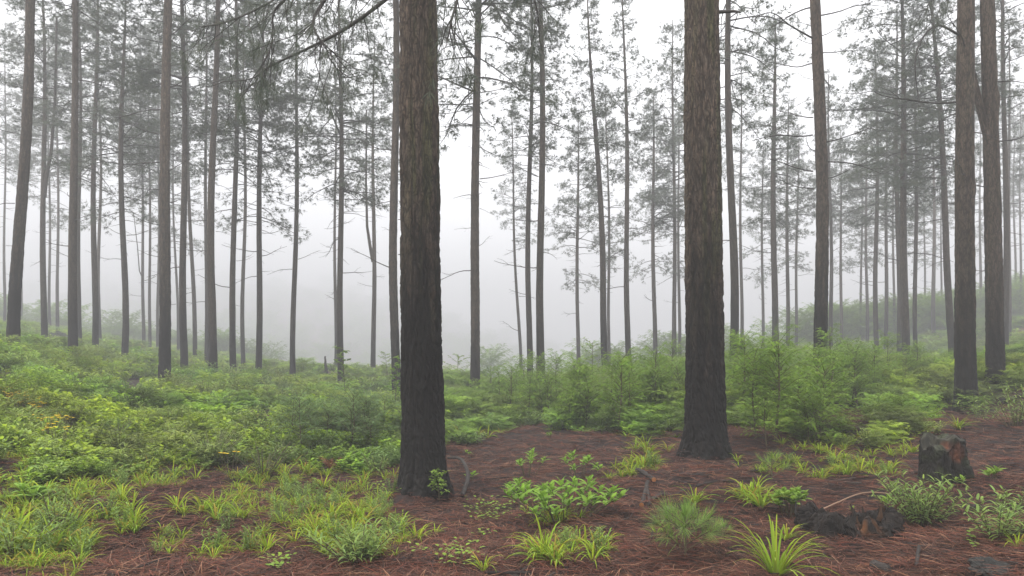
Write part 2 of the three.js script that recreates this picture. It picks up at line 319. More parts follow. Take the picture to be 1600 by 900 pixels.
function bareness(px, py) { let b = 0; for (const [x, y, rx, ry] of BARE) b = Math.max(b, 1 - smooth(0.6, 1.25, Math.hypot((px - x) / (rx * 1.25), (py - y) / (ry * 1.7)))); return b; }
function coverAt(x, y, z) {
  if (z > -2) return 0;
  const [px, py] = toPixel(x, y, z), edge = 12 * n2(px * 0.02, py * 0.02);
  return (1 - smooth(-10, 12, py - lineAt(px) + edge)) * (1 - bareness(px, py + edge * 0.4));
}

// ---------------------------------------------------------------- the ground: one sheet to the horizon
{
  const g = new G(), RN = 350, cols = [];
  for (let i = 0; i <= 300; i++) cols.push(mix(-0.92, 0.92, i / 300));
  for (let i = 1; i < 48; i++) cols.push(0.92 + (2 * Math.PI - 1.84) * i / 48);
  cols.push(2 * Math.PI - 0.92);
  const first = g.v(0, heightAt(0, -0.3), 0, [0.9, 0.9, 0.9], 0, 0);
  let prev = null;
  for (let j = 0; j <= RN; j++) {
    const r = 0.4 * Math.pow(700 / 0.4, j / RN), row = cols.map(th => {
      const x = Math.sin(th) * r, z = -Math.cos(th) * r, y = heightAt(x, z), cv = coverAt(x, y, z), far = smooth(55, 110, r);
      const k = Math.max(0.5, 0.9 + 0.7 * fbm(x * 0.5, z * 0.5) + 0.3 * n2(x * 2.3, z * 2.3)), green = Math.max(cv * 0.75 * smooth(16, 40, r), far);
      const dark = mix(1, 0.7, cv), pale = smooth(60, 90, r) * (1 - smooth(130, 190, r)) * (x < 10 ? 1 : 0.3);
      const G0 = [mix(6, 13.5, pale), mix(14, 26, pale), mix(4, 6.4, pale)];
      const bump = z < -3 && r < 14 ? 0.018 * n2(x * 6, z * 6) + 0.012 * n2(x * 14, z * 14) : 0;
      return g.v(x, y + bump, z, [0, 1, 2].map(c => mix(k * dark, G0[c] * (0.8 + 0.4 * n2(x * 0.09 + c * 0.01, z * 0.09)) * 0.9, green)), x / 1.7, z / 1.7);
    });
    for (let i = 0; i < cols.length - 1; i++) if (prev) { g.tri(prev[i], row[i + 1], row[i]); g.tri(prev[i], prev[i + 1], row[i + 1]); } else g.tri(first, row[i + 1], row[i]);
    prev = row;
  }
  tag(part('ground', g.geo(), soil, scene), 'forest floor of red-brown needles sloping into a foggy hollow', null, null, 'structure');
}

// ---------------------------------------------------------------- pines
function needleTuft(g, R, p, dir, n, len, w, col) {
  for (let k = 0; k < n; k++) { const d = sphereDir(R, dir, 0.95); d.y -= 0.18; d.normalize(); g.blade(p, d, len * (0.7 + R() * 0.5), w, col, R); }
}
function crownPair(seed, H, base, radius, dense, droop) {    // limbs and needles of one kind of crown
  const R = rng(seed), limbs = new G(), needles = new G();
  for (let h = base * H * 0.75; h < H; h += 0.42 + R() * 0.3) {
    const t = (h - base * H) / (H - base * H), dead = t < 0.02 || (t < 0.3 && R() < 0.3);
    const prof = t < 0 ? 0.4 : t < 0.3 ? 0.65 + 1.15 * t : Math.pow(1 - (t - 0.3) / 0.72, 0.75);
    for (let b = 0, nb = t < 0 ? 1 + Math.floor(R() * 2) : 3 + Math.floor(R() * 2.6); b < nb; b++) {
      const az = R() * 6.283, L = Math.max(0.35, radius * prof * (0.5 + 0.75 * R())) * (dead ? 0.6 : 1), up = mix(0.12 - droop, 0.75, clamp(t)) + (R() - 0.5) * 0.8;
      const pts = []; let d = V(Math.cos(az), up, Math.sin(az)).normalize(), p = V(0, h + (R() - 0.5) * 0.3, 0);
      const n = 6; for (let k = 0; k <= n; k++) { pts.push(p.clone()); p.addScaledVector(d, L / n); d.x += (R() - 0.5) * 0.35; d.z += (R() - 0.5) * 0.35; d.y += (k < 3 ? -0.1 : 0.14) + (R() - 0.5) * 0.5; d.normalize(); }
      limbs.tube(pts, s => mix(0.008 + 0.009 * L, 0.004, s), 4);
      if (dead) continue;
      const light = 0.8 + 0.5 * R();
      const along = s => { const q = s * n, i = Math.min(n - 1, Math.floor(q)); return pts[i].clone().lerp(pts[i + 1], q - i); };
      const twigs = Math.round((2.1 + L * 3.3) * dense);
      for (let k = 0; k < twigs; k++) {
        const s = 0.28 + 0.72 * (k + R() * 0.8) / twigs, o = along(Math.min(1, s)), sa = az + (k % 2 ? 1 : -1) * (0.5 + R() * 0.6), l = (0.25 + R() * 0.4) * (1.2 - 0.5 * s) * Math.min(1.3, 0.5 + L * 0.4);
        const td = V(Math.cos(sa), 0.05 + up * 0.5 + (R() - 0.5) * 1.5, Math.sin(sa)).normalize(), e = o.clone().addScaledVector(td, l);
        limbs.tube([o, e], q => mix(0.006, 0.003, q), 3);
        for (let m = 0, nm = 4 + Math.floor(R() * 3); m < nm; m++) needleTuft(needles, R, e.clone().addScaledVector(td, -l * 0.45 * R()).add(V(R() - 0.5, R() - 0.5, R() - 0.5).multiplyScalar(0.28)), td, 11, 0.2, 0.016, tint(R, 0.2, 0.08).map(x => x * light));
      }
      needleTuft(needles, R, pts[n], d, 12, 0.22, 0.015, [light, light, light]);
    }
  }
  return [limbs.geo(), needles.geo()];
}
const CROWNS = [
  [101, 22, 0.34, 2.6, 1.0, 0.25], [102, 26, 0.55, 2.7, 0.8, 0.15], [103, 24, 0.46, 2.0, 0.9, 0.2], [104, 24, 0.5, 1.7, 0.8, 0.1],
  [105, 24, 0.44, 2.2, 1.0, 0.2], [106, 22, 0.4, 2.4, 0.9, 0.3], [107, 22, 0.38, 3.2, 1.05, 0.25],
].map(a => ({ H: a[1], base: a[2], geo: crownPair(...a) }));
function deadBranchGeo(seed) {
  const R = rng(seed), g = new G(), pts = []; let d = V(1, 0.25 - R() * 0.3, 0).normalize(), p = V(0, 0, 0);
  for (let k = 0; k <= 9; k++) { pts.push(p.clone()); p.addScaledVector(d, 0.11); d.y += (R() - 0.42) * 0.32; d.z += (R() - 0.5) * 0.4; d.normalize(); }
  g.tube(pts, t => mix(0.013, 0.004, t), 5);
  for (let k = 0; k < 3; k++) { const i = 3 + Math.floor(R() * 5), e = pts[i].clone().add(V(0.15 + R() * 0.2, (R() - 0.5) * 0.3, (R() - 0.5) * 0.4)), m = pts[i].clone().lerp(e, 0.5).add(V(0, 0.03, 0)); g.tube([pts[i], m, e], t => mix(0.005, 0.002, t), 3); }
  return g.geo();
}
const DEAD = [1, 2, 3, 4, 5, 6, 7].map(s => deadBranchGeo(300 + s));
function trunkGeo(seed, H, r0, rTop, { around, rows, rough, flare, charTop, pale = 1, moss = 0, knots = [], bend = 0 }) {
  const g = new G(), R = rng(seed), o1 = R() * 90, o2 = R() * 90, reps = Math.max(1, Math.round(2 * Math.PI * r0 / 0.52)), off = R();
  const bias = rows > 100 ? 2.0 : 1.35; let prev = null;
  for (let j = 0; j <= rows; j++) {
    const t = j / rows, h = -0.35 + (H + 0.35) * Math.pow(t, bias), hh = Math.max(0, h), row = [];
    const taper = hh < 12 ? mix(r0, rTop, hh / 12) : mix(rTop, 0.03, (hh - 12) / Math.max(1, H - 12));
    const cx = bend * Math.sin(hh * 0.32 + o1) * smooth(0, 2, hh) * (0.3 + 0.7 * smooth(0, 6, hh)), cz = 0.6 * bend * Math.sin(hh * 0.27 + o2) * smooth(0, 2, hh);
    for (let s = 0; s <= around; s++) {
      const a = s / around * Math.PI * 2, ca = Math.cos(a), sa = Math.sin(a), u = s / around * reps + off, v = h / 1.1;
      const lobes = 0.6 + 0.75 * n3(ca * 1.7 + o1, sa * 1.7, o2);
      let r = taper * (1 + flare * lobes * Math.exp(-hh / 0.16) + flare * 0.45 * Math.exp(-hh / 0.55) + 0.045 * n3(ca * 1.2 + o2, sa * 1.2, hh * 0.9));
      for (const [kh, ka, kr] of knots) r += kr * Math.exp(-(((h - kh) / 0.16) ** 2) - ((((a - ka + 9.425) % 6.283) - 3.142) / 0.6) ** 2);
      if (rough) r += rough * (barkHeight(u, v) - 0.6);
      const cn = n3(ca * 1.3 + o1, sa * 1.3, hh * 0.8) * 0.9 + n3(ca * 5, sa * 5 + o2, hh * 3) * 0.35;
      const ch = 1 - smooth(charTop - 1.3, charTop + 1.3, hh + cn * 0.9);
      const ms = moss * smooth(0.05, 0.6, n3(ca * 2 + 5, sa * 2, hh * 0.5 + o1)) * (ca > -0.3 ? 1 : 0.4);
      const k = pale * (1 + 0.1 * n3(ca * 0.7 + o2, sa * 0.7, hh * 1.7)) * (1 + 0.75 * smooth(3.5, 11, hh)) * (0.92 + 0.25 * n3(ca * 1.1, sa * 1.1 + o1, hh * 0.35));  // bark colour paler with height: partly natural, partly haze fade painted in
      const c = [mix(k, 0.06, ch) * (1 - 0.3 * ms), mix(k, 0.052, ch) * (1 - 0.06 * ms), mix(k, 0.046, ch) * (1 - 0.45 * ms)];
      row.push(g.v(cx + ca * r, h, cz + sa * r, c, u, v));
    }
    if (prev) for (let s = 0; s < around; s++) { g.tri(prev[s], row[s], row[s + 1]); g.tri(prev[s], row[s + 1], prev[s + 1]); }
    prev = row;
  }
  const geo = g.geo(), n = geo.attributes.normal;            // join the seam's normals
  for (let j = 0; j <= rows; j++) { const a = j * (around + 1), b = a + around; for (let k = 0; k < 3; k++) { const m = (n.array[a * 3 + k] + n.array[b * 3 + k]) / 2; n.array[a * 3 + k] = n.array[b * 3 + k] = m; } }
  return geo;
}
const pineAt = new Map();
PINES.forEach(([px, py, w, d, top, kind, tall, label], i) => {
  const H = tall + (px < 560 && d > 45 ? 5 : 0);
  const R = rng(900 + i), x = (px - 800) / F * d, z = -d, y = heightAt(x, z), D = w * d / F, near = d < 12, mid = d < 28;
  const t = thing('pine_tree', label, 'pine tree', V(x, y, z), 'pines of the foggy wood');
  const riseY = EYE + HORIZON / F * d - y;                   // height at which the trunk leaves the frame
  const lean = Math.atan2((top - px) / F * d, riseY);
  const taperTo = near ? 0.86 : mid ? 0.76 : 0.72;
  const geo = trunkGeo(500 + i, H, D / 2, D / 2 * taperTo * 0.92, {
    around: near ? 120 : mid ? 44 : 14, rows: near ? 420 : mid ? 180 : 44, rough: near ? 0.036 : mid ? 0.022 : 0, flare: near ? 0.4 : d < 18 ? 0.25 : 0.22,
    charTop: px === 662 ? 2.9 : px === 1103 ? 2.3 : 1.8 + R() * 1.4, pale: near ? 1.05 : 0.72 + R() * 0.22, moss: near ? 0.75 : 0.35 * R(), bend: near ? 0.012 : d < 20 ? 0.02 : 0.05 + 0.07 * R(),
    knots: px === 1556 ? [[6.6, 0.2, 0.07], [6.3, 3.4, 0.04]] : px === 1509 ? [[4.6, 0.1, 0.03]] : [],
  });
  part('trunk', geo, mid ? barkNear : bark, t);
  const c = CROWNS[kind], s = H / c.H, turn = R() * 6.283, fat = 0.9 + 0.4 * R() + (px < 560 && d > 28 ? 0.2 : 0);
  for (const [name, g, m] of [['limbs', c.geo[0], twigBark], ['crown', c.geo[1], M.needles]]) { const p = part(name, g, m, t); p.scale.set(s * fat, s, s * fat); p.rotation.y = turn; tag(p, null, null, null, 'stuff'); }
  t.rotation.z = -lean; t.rotation.x = (R() - 0.5) * 0.02;
  const nd = near ? 0 : px === 1283 ? 22 : px === 257 ? 16 : mid ? 11 : d < 40 ? 8 : 4;
  for (let k = 0; k < nd; k++) {
    const b = part('dead_branch', pick(R, DEAD), twigBark, t), h = px === 1283 ? mix(5.5, 11, k / nd) : mix(4.5, 12.5, (k + R()) / nd), sc = (0.5 + R() * 1.3) * (d < 30 ? 1 : 1.15), a = (k % 2 ? 0 : Math.PI) + (R() - 0.5) * 2;
    const rr = mix(D / 2, D / 2 * taperTo, h / 12) * 0.8; b.position.set(Math.cos(a) * rr, h, -Math.sin(a) * rr); b.rotation.set(0, a, 0); b.scale.set(sc, sc * (R() < 0.35 ? -1 : 1), sc);
  }
  pineAt.set(px, { t, D, d, x, y, z, R });
});
const barkTube = (pts, r, sides) => { const g = new G(); g.tube(pts, r, sides); return g.geo(); };
{ // second stems of the forked pines
  const fork = (px, pts, r0, r1) => part('second_stem', barkTube(pts.map(p => V(...p)), t => mix(r0, r1, t), 12), bark, pineAt.get(px).t);
  fork(70, [[0.02, 8.6, 0], [0.12, 9.6, 0], [0.5, 11.2, 0.1], [0.72, 14, 0.1], [0.8, 19, 0]], 0.12, 0.05);
  fork(583, [[-0.02, 7.6, 0], [-0.22, 8.6, 0], [-0.42, 10, 0.1], [-0.5, 13, 0.1], [-0.5, 18, 0]], 0.13, 0.05);
  fork(1556, [[-0.05, 5.6, 0.02], [-0.26, 6.6, 0], [-0.44, 7.6, -0.05], [-0.5, 9.5, -0.1], [-0.55, 16, -0.1]], 0.09, 0.06);
  const b = part('broken_stem', barkTube([[0, 6.6, 0], [-0.28, 7.4, 0.1], [-0.42, 9.5, 0.1], [-0.75, 12.6, 0.1]].map(p => V(...p)), t => mix(0.06, 0.03, t), 7), bark, pineAt.get(225).t); b.userData.label = 'thin dead stem broken off at the top';
}
// drooping live boughs of the near pines that hang into the top of the picture
function bough(px, pts, twigs, seed, name = 'bough') {
  const { t } = pineAt.get(px), R = rng(seed), g = new G(), nd = new G(); t.updateMatrixWorld();
  const inv = t.matrixWorld.clone().invert(), P = pts.map(([a, b, d]) => V((a - 800) / F * d, EYE - (b - HORIZON) / F * d, -d).applyMatrix4(inv));
  const curve = new THREE.CatmullRomCurve3(P), L = curve.getLength(), line = curve.getPoints(36);
  g.tube(line, s => mix(0.028, 0.006, s), 6);
  for (let k = 0; k < twigs; k++) {
    const s = 0.12 + 0.88 * (k + R()) / twigs, o = curve.getPoint(Math.min(1, s)), dir = curve.getTangent(Math.min(1, s)).multiplyScalar(0.5).add(V(R() - 0.5, -0.55 + (R() - 0.5) * 0.9, R() - 0.5)).normalize();
    const tw = [o.clone()]; let d = dir.clone(), q = o.clone(); const l = (0.2 + R() * 0.6);
    for (let m = 0; m < 6; m++) { q.addScaledVector(d, l / 5); d.y += (R() - 0.45) * 0.4; d.x += (R() - 0.5) * 0.6; d.z += (R() - 0.5) * 0.6; d.normalize(); tw.push(q.clone()); }
    g.tube(tw, s2 => mix(0.007, 0.0025, s2), 4);
    if (R() < 0.8) for (let m = 0; m < 2; m++) { const o2 = tw[6 - m]; for (let n = 0; n < 30; n++) { const dd = sphereDir(R, d, 0.95); nd.leaf(o2, dd, 0.15 + R() * 0.1, 0.0042, { droop: 0.4, segs: 3, fold: 0, col: tint(R, 0.3) }); } }
  }
  const b = part(name, g.geo(), twigBark, t); part('needles', nd.geo(), M.needles, b);
}
bough(662, [[645, -80, 8.9], [560, -60, 9.4], [480, -20, 9.8], [430, 15, 10], [424, 70, 10], [405, 110, 10]], 30, 41);
bough(662, [[640, -60, 8.7], [590, -30, 8.4], [530, -20, 8.2], [490, 30, 8.2], [500, 62, 8.1], [525, 85, 8.1]], 26, 42);
bough(662, [[640, -110, 8.9], [560, -100, 9.6], [470, -30, 10], [410, 10, 10.2], [350, 35, 10.6], [310, 42, 11]], 30, 43);
bough(662, [[660, -70, 8.5], [700, -50, 8.2], [715, -10, 8.1], [706, 30, 8], [700, 60, 8]], 12, 44);
bough(662, [[660, -90, 9], [760, -80, 9.4], [820, -30, 9.6], [838, 10, 9.6], [842, 50, 9.6]], 18, 45);
bough(662, [[640, -30, 8.9], [540, 45, 9.8], [420, 105, 11], [395, 122, 11.4], [345, 128, 12]], 24, 46);
bough(333, [[331, 130, 30.6], [365, 118, 28], [400, 108, 26], [430, 130, 25]], 18, 47);
bough(1509, [[1500, 55, 15.5], [1465, 40, 15], [1440, 62, 14.6], [1430, 95, 14.4], [1434, 150, 14.4]], 5, 48);
bough(1509, [[1505, -40, 15.5], [1475, -15, 15], [1452, 5, 14.6], [1446, 22, 14.5]], 18, 49);
bough(1103, [[1120, 19, 9.8], [1150, 18, 9.6], [1158, 20, 9.6]], 1, 50, 'branch_stub');
bough(1283, [[1270, 60, 20], [1235, 40, 19.5], [1205, 20, 19], [1180, 25, 19]], 16, 51);

// ---------------------------------------------------------------- undergrowth plants
function strapGeo(seed, n, len, w) {
  const R = rng(seed), g = new G();
  for (let k = 0; k < n; k++) {
    const a = k / n * 6.283 * 1.62 + R(), inner = R(), el = mix(0.5, 2.6, inner), l = len * (0.55 + 0.6 * R()), c = R() < 0.08 ? [1.3, 0.75, 1.6] : tint(R, 0.22, 0.14);
    g.leaf(V(Math.cos(a) * 0.012, 0, Math.sin(a) * 0.012), V(Math.cos(a), el, Math.sin(a)), l, w * (0.7 + 0.5 * R()), { droop: 1.6 + R() * 1.3, segs: 6, shape: t => Math.min(1, 0.55 + t * 2) * Math.pow(1 - t, 0.55), fold: 0.4, col: c, tip: 1.15 });
  }
  return g.geo();
}
function herbGeo(seed, stems, h, leafLen, leafW, per, spread) {
  const R = rng(seed), g = new G(), st = new G();
  for (let k = 0; k < stems; k++) {
    const a = R() * 6.283, lean = spread * (0.2 + R()), hh = h * (0.6 + 0.5 * R()), o = V(Math.cos(a) * lean * 0.3, 0, Math.sin(a) * lean * 0.3), e = o.clone().add(V(Math.cos(a) * lean, hh, Math.sin(a) * lean));
    st.tube([o, o.clone().lerp(e, 0.5).add(V(0, hh * 0.08, 0)), e], t => mix(0.004, 0.002, t) * (1 + h), 4);
    for (let m = 0; m < per; m++) {
      const s = 0.2 + 0.8 * (m + 0.5) / per, b = a + m * 2.4 + R(), el = mix(0.1, 0.9, s) + (R() - 0.5) * 0.5;
      g.leaf(o.clone().lerp(e, s), V(Math.cos(b), el, Math.sin(b)), leafLen * (0.6 + 0.6 * R()), leafW * (0.7 + 0.5 * R()), { droop: 1 + R(), segs: 4, fold: 0.3, col: tint(R, 0.22, 0.1), shape: t => Math.pow(Math.sin(Math.PI * Math.pow(clamp(0.04 + t * 0.96), 0.75)), 0.8) });
    }
  }
  return [g.geo(), st.geo()];
}
function frond(g, R, o, dir, len, c) {                       // a feathery twice-cut leaf
  const d = dir.clone(), q = o.clone(), n = 7, side = V(0, 1, 0).cross(d).normalize();
  for (let k = 0; k < n; k++) {
    q.addScaledVector(d, len / n); d.y -= 0.11; d.normalize();
    const l = len * 0.42 * Math.sin(Math.PI * (0.18 + 0.75 * k / n));
    for (const s of [-1, 1]) { const e = side.clone().multiplyScalar(s).addScaledVector(d, 0.55); e.y += (R() - 0.55) * 0.7; e.normalize(); const w = l * 0.27, a = d.clone().multiplyScalar(w / 2); const i = g.v(q.x - a.x, q.y - a.y, q.z - a.z, c), j = g.v(q.x + a.x, q.y + a.y, q.z + a.z, c), m = q.clone().addScaledVector(e, l * 0.7).addScaledVector(d, w * 0.3); g.tri(i, j, g.v(m.x, m.y, m.z, c)); g.tri(j, g.v(q.x + e.x * l + a.x, q.y + e.y * l, q.z + e.z * l + a.z, c), g.v(m.x - a.x, m.y, m.z - a.z, c)); }
  }
}
function wattleGeo(seed, h, wide, branches, per, len) {
  const R = rng(seed), g = new G(), st = new G(), top = V((R() - 0.5) * 0.2 * h, h, (R() - 0.5) * 0.2 * h);
  st.tube([V(0, -0.1, 0), top.clone().multiplyScalar(0.5).add(V(0.04, 0, 0.03)), top], t => mix(0.016, 0.004, t) * Math.max(0.6, h), 5);
  for (let b = 0; b < branches; b++) {
    const s = 0.12 + 0.88 * Math.pow((b + R()) / branches, 0.85), o = top.clone().multiplyScalar(s), a = b * 2.4 + R() * 1.2, L = wide * (1.15 - 0.8 * s) * (0.6 + 0.6 * R()) + 0.08, up = mix(0.25, 1, s) + (R() - 0.5) * 0.4;
    const e = o.clone().add(V(Math.cos(a), up * 0.8, Math.sin(a)).multiplyScalar(L)), m = o.clone().lerp(e, 0.5).add(V(0, L * 0.12, 0));
    st.tube([o, m, e], t => mix(0.006, 0.002, t), 3);
    const light = 0.75 + 0.5 * R();
    for (let k = 0; k < per; k++) {
      const q = 0.2 + 0.8 * (k + R() * 0.5) / per, p = q < 0.5 ? o.clone().lerp(m, q * 2) : m.clone().lerp(e, q * 2 - 1), fa = a + (k % 2 ? 1 : -1) * (0.3 + R() * 1.1);
      frond(g, R, p, V(Math.cos(fa), 0.3 + (R() - 0.45) * 1.3, Math.sin(fa)).normalize(), len * (0.7 + 0.6 * R()), tint(R, 0.12, 0.1).map(x => x * light));
    }
  }
  return [g.geo(), st.geo()];
}
function pineSeedlingGeo(seed, h, branches, needles, len) {
  const R = rng(seed), g = new G(), st = new G();
  st.tube([V(0, -0.05, 0), V(0.01, h * 0.5, 0), V(0, h, 0.01)], t => mix(0.009, 0.004, t), 5);
  const spray = (o, e) => { for (let k = 0; k < needles; k++) { const d = e.clone().sub(o).normalize(), p = o.clone().lerp(e, 0.25 + 0.75 * Math.sqrt(R())), q = sphereDir(R, d, 0.75); g.leaf(p, q, len * (0.6 + 0.6 * R()), 0.0032, { droop: 0.8, segs: 3, fold: 0, col: tint(R, 0.25, 0.12) }); } };
  for (let b = 0; b < branches; b++) { const s = 0.15 + 0.7 * b / branches, a = b * 2.4, L = h * (0.85 - 0.5 * s), o = V(0, h * s, 0), e = o.clone().add(V(Math.cos(a) * L, L * 0.65, Math.sin(a) * L)); st.tube([o, e], 0.004, 4); spray(o, e); }
  spray(V(0, h * 0.7, 0), V(0, h, 0.01));
  return [g.geo(), st.geo()];
}
const STRAPS = [[1, 14, 0.19, 0.014], [2, 18, 0.21, 0.014], [3, 24, 0.235, 0.015], [4, 11, 0.165, 0.013], [5, 28, 0.21, 0.013]].map(a => strapGeo(...a));
const HERBS = [[21, 7, 0.26, 0.085, 0.05, 8, 0.13], [22, 9, 0.34, 0.075, 0.034, 10, 0.16], [23, 6, 0.2, 0.1, 0.065, 7, 0.12], [24, 10, 0.42, 0.1, 0.02, 12, 0.14]].map(a => herbGeo(...a));
const WATTLES = [[31, 1.1, 0.55, 26, 15, 0.13], [32, 1.4, 0.6, 32, 15, 0.14], [33, 0.8, 0.5, 22, 15, 0.125], [34, 1.7, 0.65, 38, 15, 0.14], [35, 0.9, 0.62, 24, 16, 0.13]].map(a => wattleGeo(...a));
const joined = pair => mergeGeometries(pair);
const at = new THREE.Object3D();

// the herb carpet: nobody could count its plants
{
  const R = rng(61), sets = [
    ['leafy_herbs', 'low broad-leaved herbs carpeting the slope', joined(HERBS[0]), M.broad], ['leafy_herbs', 'low small-leaved herbs carpeting the slope', joined(HERBS[1]), M.herb],
    ['leafy_herbs', 'round-leaved herbs in a dense mat left of the nearest trunk', joined(HERBS[2]), M.herb], ['narrow_herbs', 'taller narrow-leaved herbs among the carpet', joined(HERBS[3]), M.narrow],
    ['grass', 'bright strap-leaved grass among the herbs', STRAPS[1], M.strap], ['ferny_undergrowth', 'feathery low growth among the herbs and beyond', joined(WATTLES[2]), M.wattle]].map(a => ({ a, m: [], c: [] }));
  for (let k = 0; k < 46000; k++) {
    const d = 5.2 * Math.pow(100 / 5.2, Math.pow(R(), 1.0)), u = (R() * 2 - 1) * 0.86, x = u * d, z = -d, y = heightAt(x, z), [px, py] = toPixel(x, y, z);
    const cv = coverAt(x, y, z), patch = n2(x * 0.22, z * 0.22), patch2 = n2(x * 0.5 + 40, z * 0.5), q = R();
    if (q > cv * (0.72 + 0.4 * patch2)) continue;
    let s, i; const big = 1 + Math.max(0, d - 9) / 26, r = R();
    const mat = Math.exp(-(((px - 290) / 150) ** 2) - ((py - 645) / 32) ** 2);
    if (py > 690 && px < 660) i = r < 0.52 ? 4 : r < 0.75 ? 1 : r < 0.9 ? 3 : 0;
    else if (r < mat) i = 2;
    else if (px > 660 && d > 9 && d < 40 && r < 0.2) i = 5;
    else i = px < 640 && r > 0.97 ? 5 : patch > 0.25 ? (r < 0.4 ? 0 : r < 0.6 ? 1 : r < 0.9 ? 4 : 3) : patch > -0.25 ? (r < 0.5 ? 1 : r < 0.68 ? 3 : r < 0.78 ? (px < 640 ? 2 : 5) : r < 0.92 ? 4 : 0) : (r < 0.3 ? (px < 640 ? 0 : 5) : r < 0.55 ? 1 : r < 0.78 ? 4 : 3);
    s = (0.6 + 0.7 * R()) * big * (i === 5 ? 0.55 : 1) * (d > 30 ? 1.1 : 1);
    at.position.set(x, y - 0.01, z); at.rotation.set((R() - 0.5) * 0.3, R() * 6.283, (R() - 0.5) * 0.3); at.scale.set(s, s / Math.sqrt(big) * (0.62 + 0.3 * R()) * (1 - 0.3 * smooth(-70, 0, py - lineAt(px))), s); at.updateMatrix();
    sets[i].m.push(at.matrix.clone());
    const tone = 0.9 + 0.5 * patch2 + (R() - 0.5) * 0.3, yel = 0.06 + 0.2 * n2(x * 0.15 + 9, z * 0.15); sets[i].c.push(new THREE.Color(tone * (1 + yel), tone, tone * (1 - yel * 0.5)));
  }
  const SPREAD = [[50, 830, 110, 90, 1], [110, 740, 130, 40, 0.9], [470, 785, 150, 60, 0.75], [565, 830, 75, 60, 0.8], [440, 735, 130, 25, 0.9], [1310, 732, 120, 22, 0.5], [1000, 725, 40, 25, 0.5], [890, 860, 80, 30, 0.4], [250, 745, 80, 22, 0.9], [330, 845, 130, 40, 0.35], [170, 800, 60, 40, 0.5], [1230, 700, 120, 25, 0.6], [1400, 690, 80, 20, 0.6], [1180, 780, 40, 15, 0.5]];
  for (let k = 0; k < 4600; k++) {                            // more strap-leaved growth between the larger tufts
    const d = 5 * Math.pow(9.5 / 5, R()), u = (R() * 2 - 1) * 0.74, x = u * d, z = -d, y = heightAt(x, z), [px, py] = toPixel(x, y, z); let w = 0;
    for (const [cx, cy, rx, ry, q] of SPREAD) w = Math.max(w, q * (1 - smooth(0.6, 1.05, Math.hypot((px - cx) / rx, (py - cy) / ry))));
    if (R() > w * 0.62) continue; const s = 0.45 + 0.5 * R(), i = R() < 0.82 ? 4 : 3;
    at.position.set(x, y, z); at.rotation.set(0, R() * 6.283, 0); at.scale.setScalar(i === 3 ? s * 0.6 : s); at.updateMatrix(); sets[i].m.push(at.matrix.clone()); const tone = 0.8 + 0.4 * R(); sets[i].c.push(new THREE.Color(tone, tone, tone));
  }
  for (const { a: [name, label, geo, mat], m, c } of sets) {
    const I = new THREE.InstancedMesh(geo, mat, m.length); m.forEach((q, k) => { I.setMatrixAt(k, q); I.setColorAt(k, c[k]); });
    I.name = numbered(name); I.castShadow = I.receiveShadow = true; scene.add(tag(I, label, 'undergrowth', null, 'stuff'));
  }
  // bushes far down in the hollow and on the hillside across it
  const B = new THREE.InstancedMesh(joined(WATTLES[4]), M.wattle, 4000); let n = 0;
  for (let k = 0; n < 4000 && k < 16000; k++) {
    const d = 75 * Math.pow(620 / 75, R()), u = (R() * 2 - 1) * 0.86, x = u * d, z = -d; if (n2(x * 0.02 + 3, z * 0.02) < -0.1) continue;
    at.position.set(x, heightAt(x, z) - 0.2, z); at.rotation.set(0, R() * 6.283, 0); at.scale.setScalar((1.2 + R() * 2.8) * (1 + d / 250)); at.updateMatrix(); B.setMatrixAt(n, at.matrix); const q = 0.7 + 0.5 * R(); B.setColorAt(n++, new THREE.Color(q, q, q));
  }
  B.count = n; B.name = 'distant_bushes'; scene.add(tag(B, 'bushes in the foggy hollow and on the hillside across it', 'undergrowth', null, 'stuff'));
}
// fallen needles on the bare ground
{
  const R = rng(62), kinds = [0, 1, 2].map(k => { const g = new G(); for (let n = 0; n < 3; n++) { const a = R() * 6.283; g.leaf(V((R() - 0.5) * 0.1, 0.004 + R() * 0.01, (R() - 0.5) * 0.1), V(Math.cos(a), 0.12, Math.sin(a)), 0.13 + R() * 0.09, 0.0035, { droop: 0.35, segs: 4, fold: 0.3, shape: () => 1, col: tint(R, 0.35, 0.15), roll: R() - 0.5 }); } return g.geo(); });
  const lists = kinds.map(() => []);
  for (let k = 0; k < 85000; k++) {
    const d = 4.6 * Math.pow(21 / 4.6, R()), u = (R() * 2 - 1) * 0.86, x = u * d, z = -d, y = heightAt(x, z); if (R() < coverAt(x, y, z) * 0.9) continue;
    const bump = 0.018 * n2(x * 6, z * 6) + 0.012 * n2(x * 14, z * 14);
    at.position.set(x, y + bump, z); at.rotation.set((R() - 0.5) * 0.25, R() * 6.283, (R() - 0.5) * 0.25); at.scale.setScalar((0.8 + 0.5 * R()) * (d > 11 ? 1.35 : 1)); at.updateMatrix(); lists[k % 3].push(at.matrix.clone());
  }
  lists.forEach((m, k) => { const I = new THREE.InstancedMesh(kinds[k], M.litter, m.length); m.forEach((q, j) => { I.setMatrixAt(j, q); const v = R(), c = v < 0.3 ? [0.35, 0.38, 0.4] : v < 0.85 ? [0.9 + R() * 0.4, 0.9, 0.9] : [2.2, 2.8, 3]; I.setColorAt(j, new THREE.Color(...c)); }); I.name = numbered('needle_litter'); scene.add(tag(I, 'fallen brown pine needles scattered over the bare ground', 'needle litter', null, 'stuff')); });
}
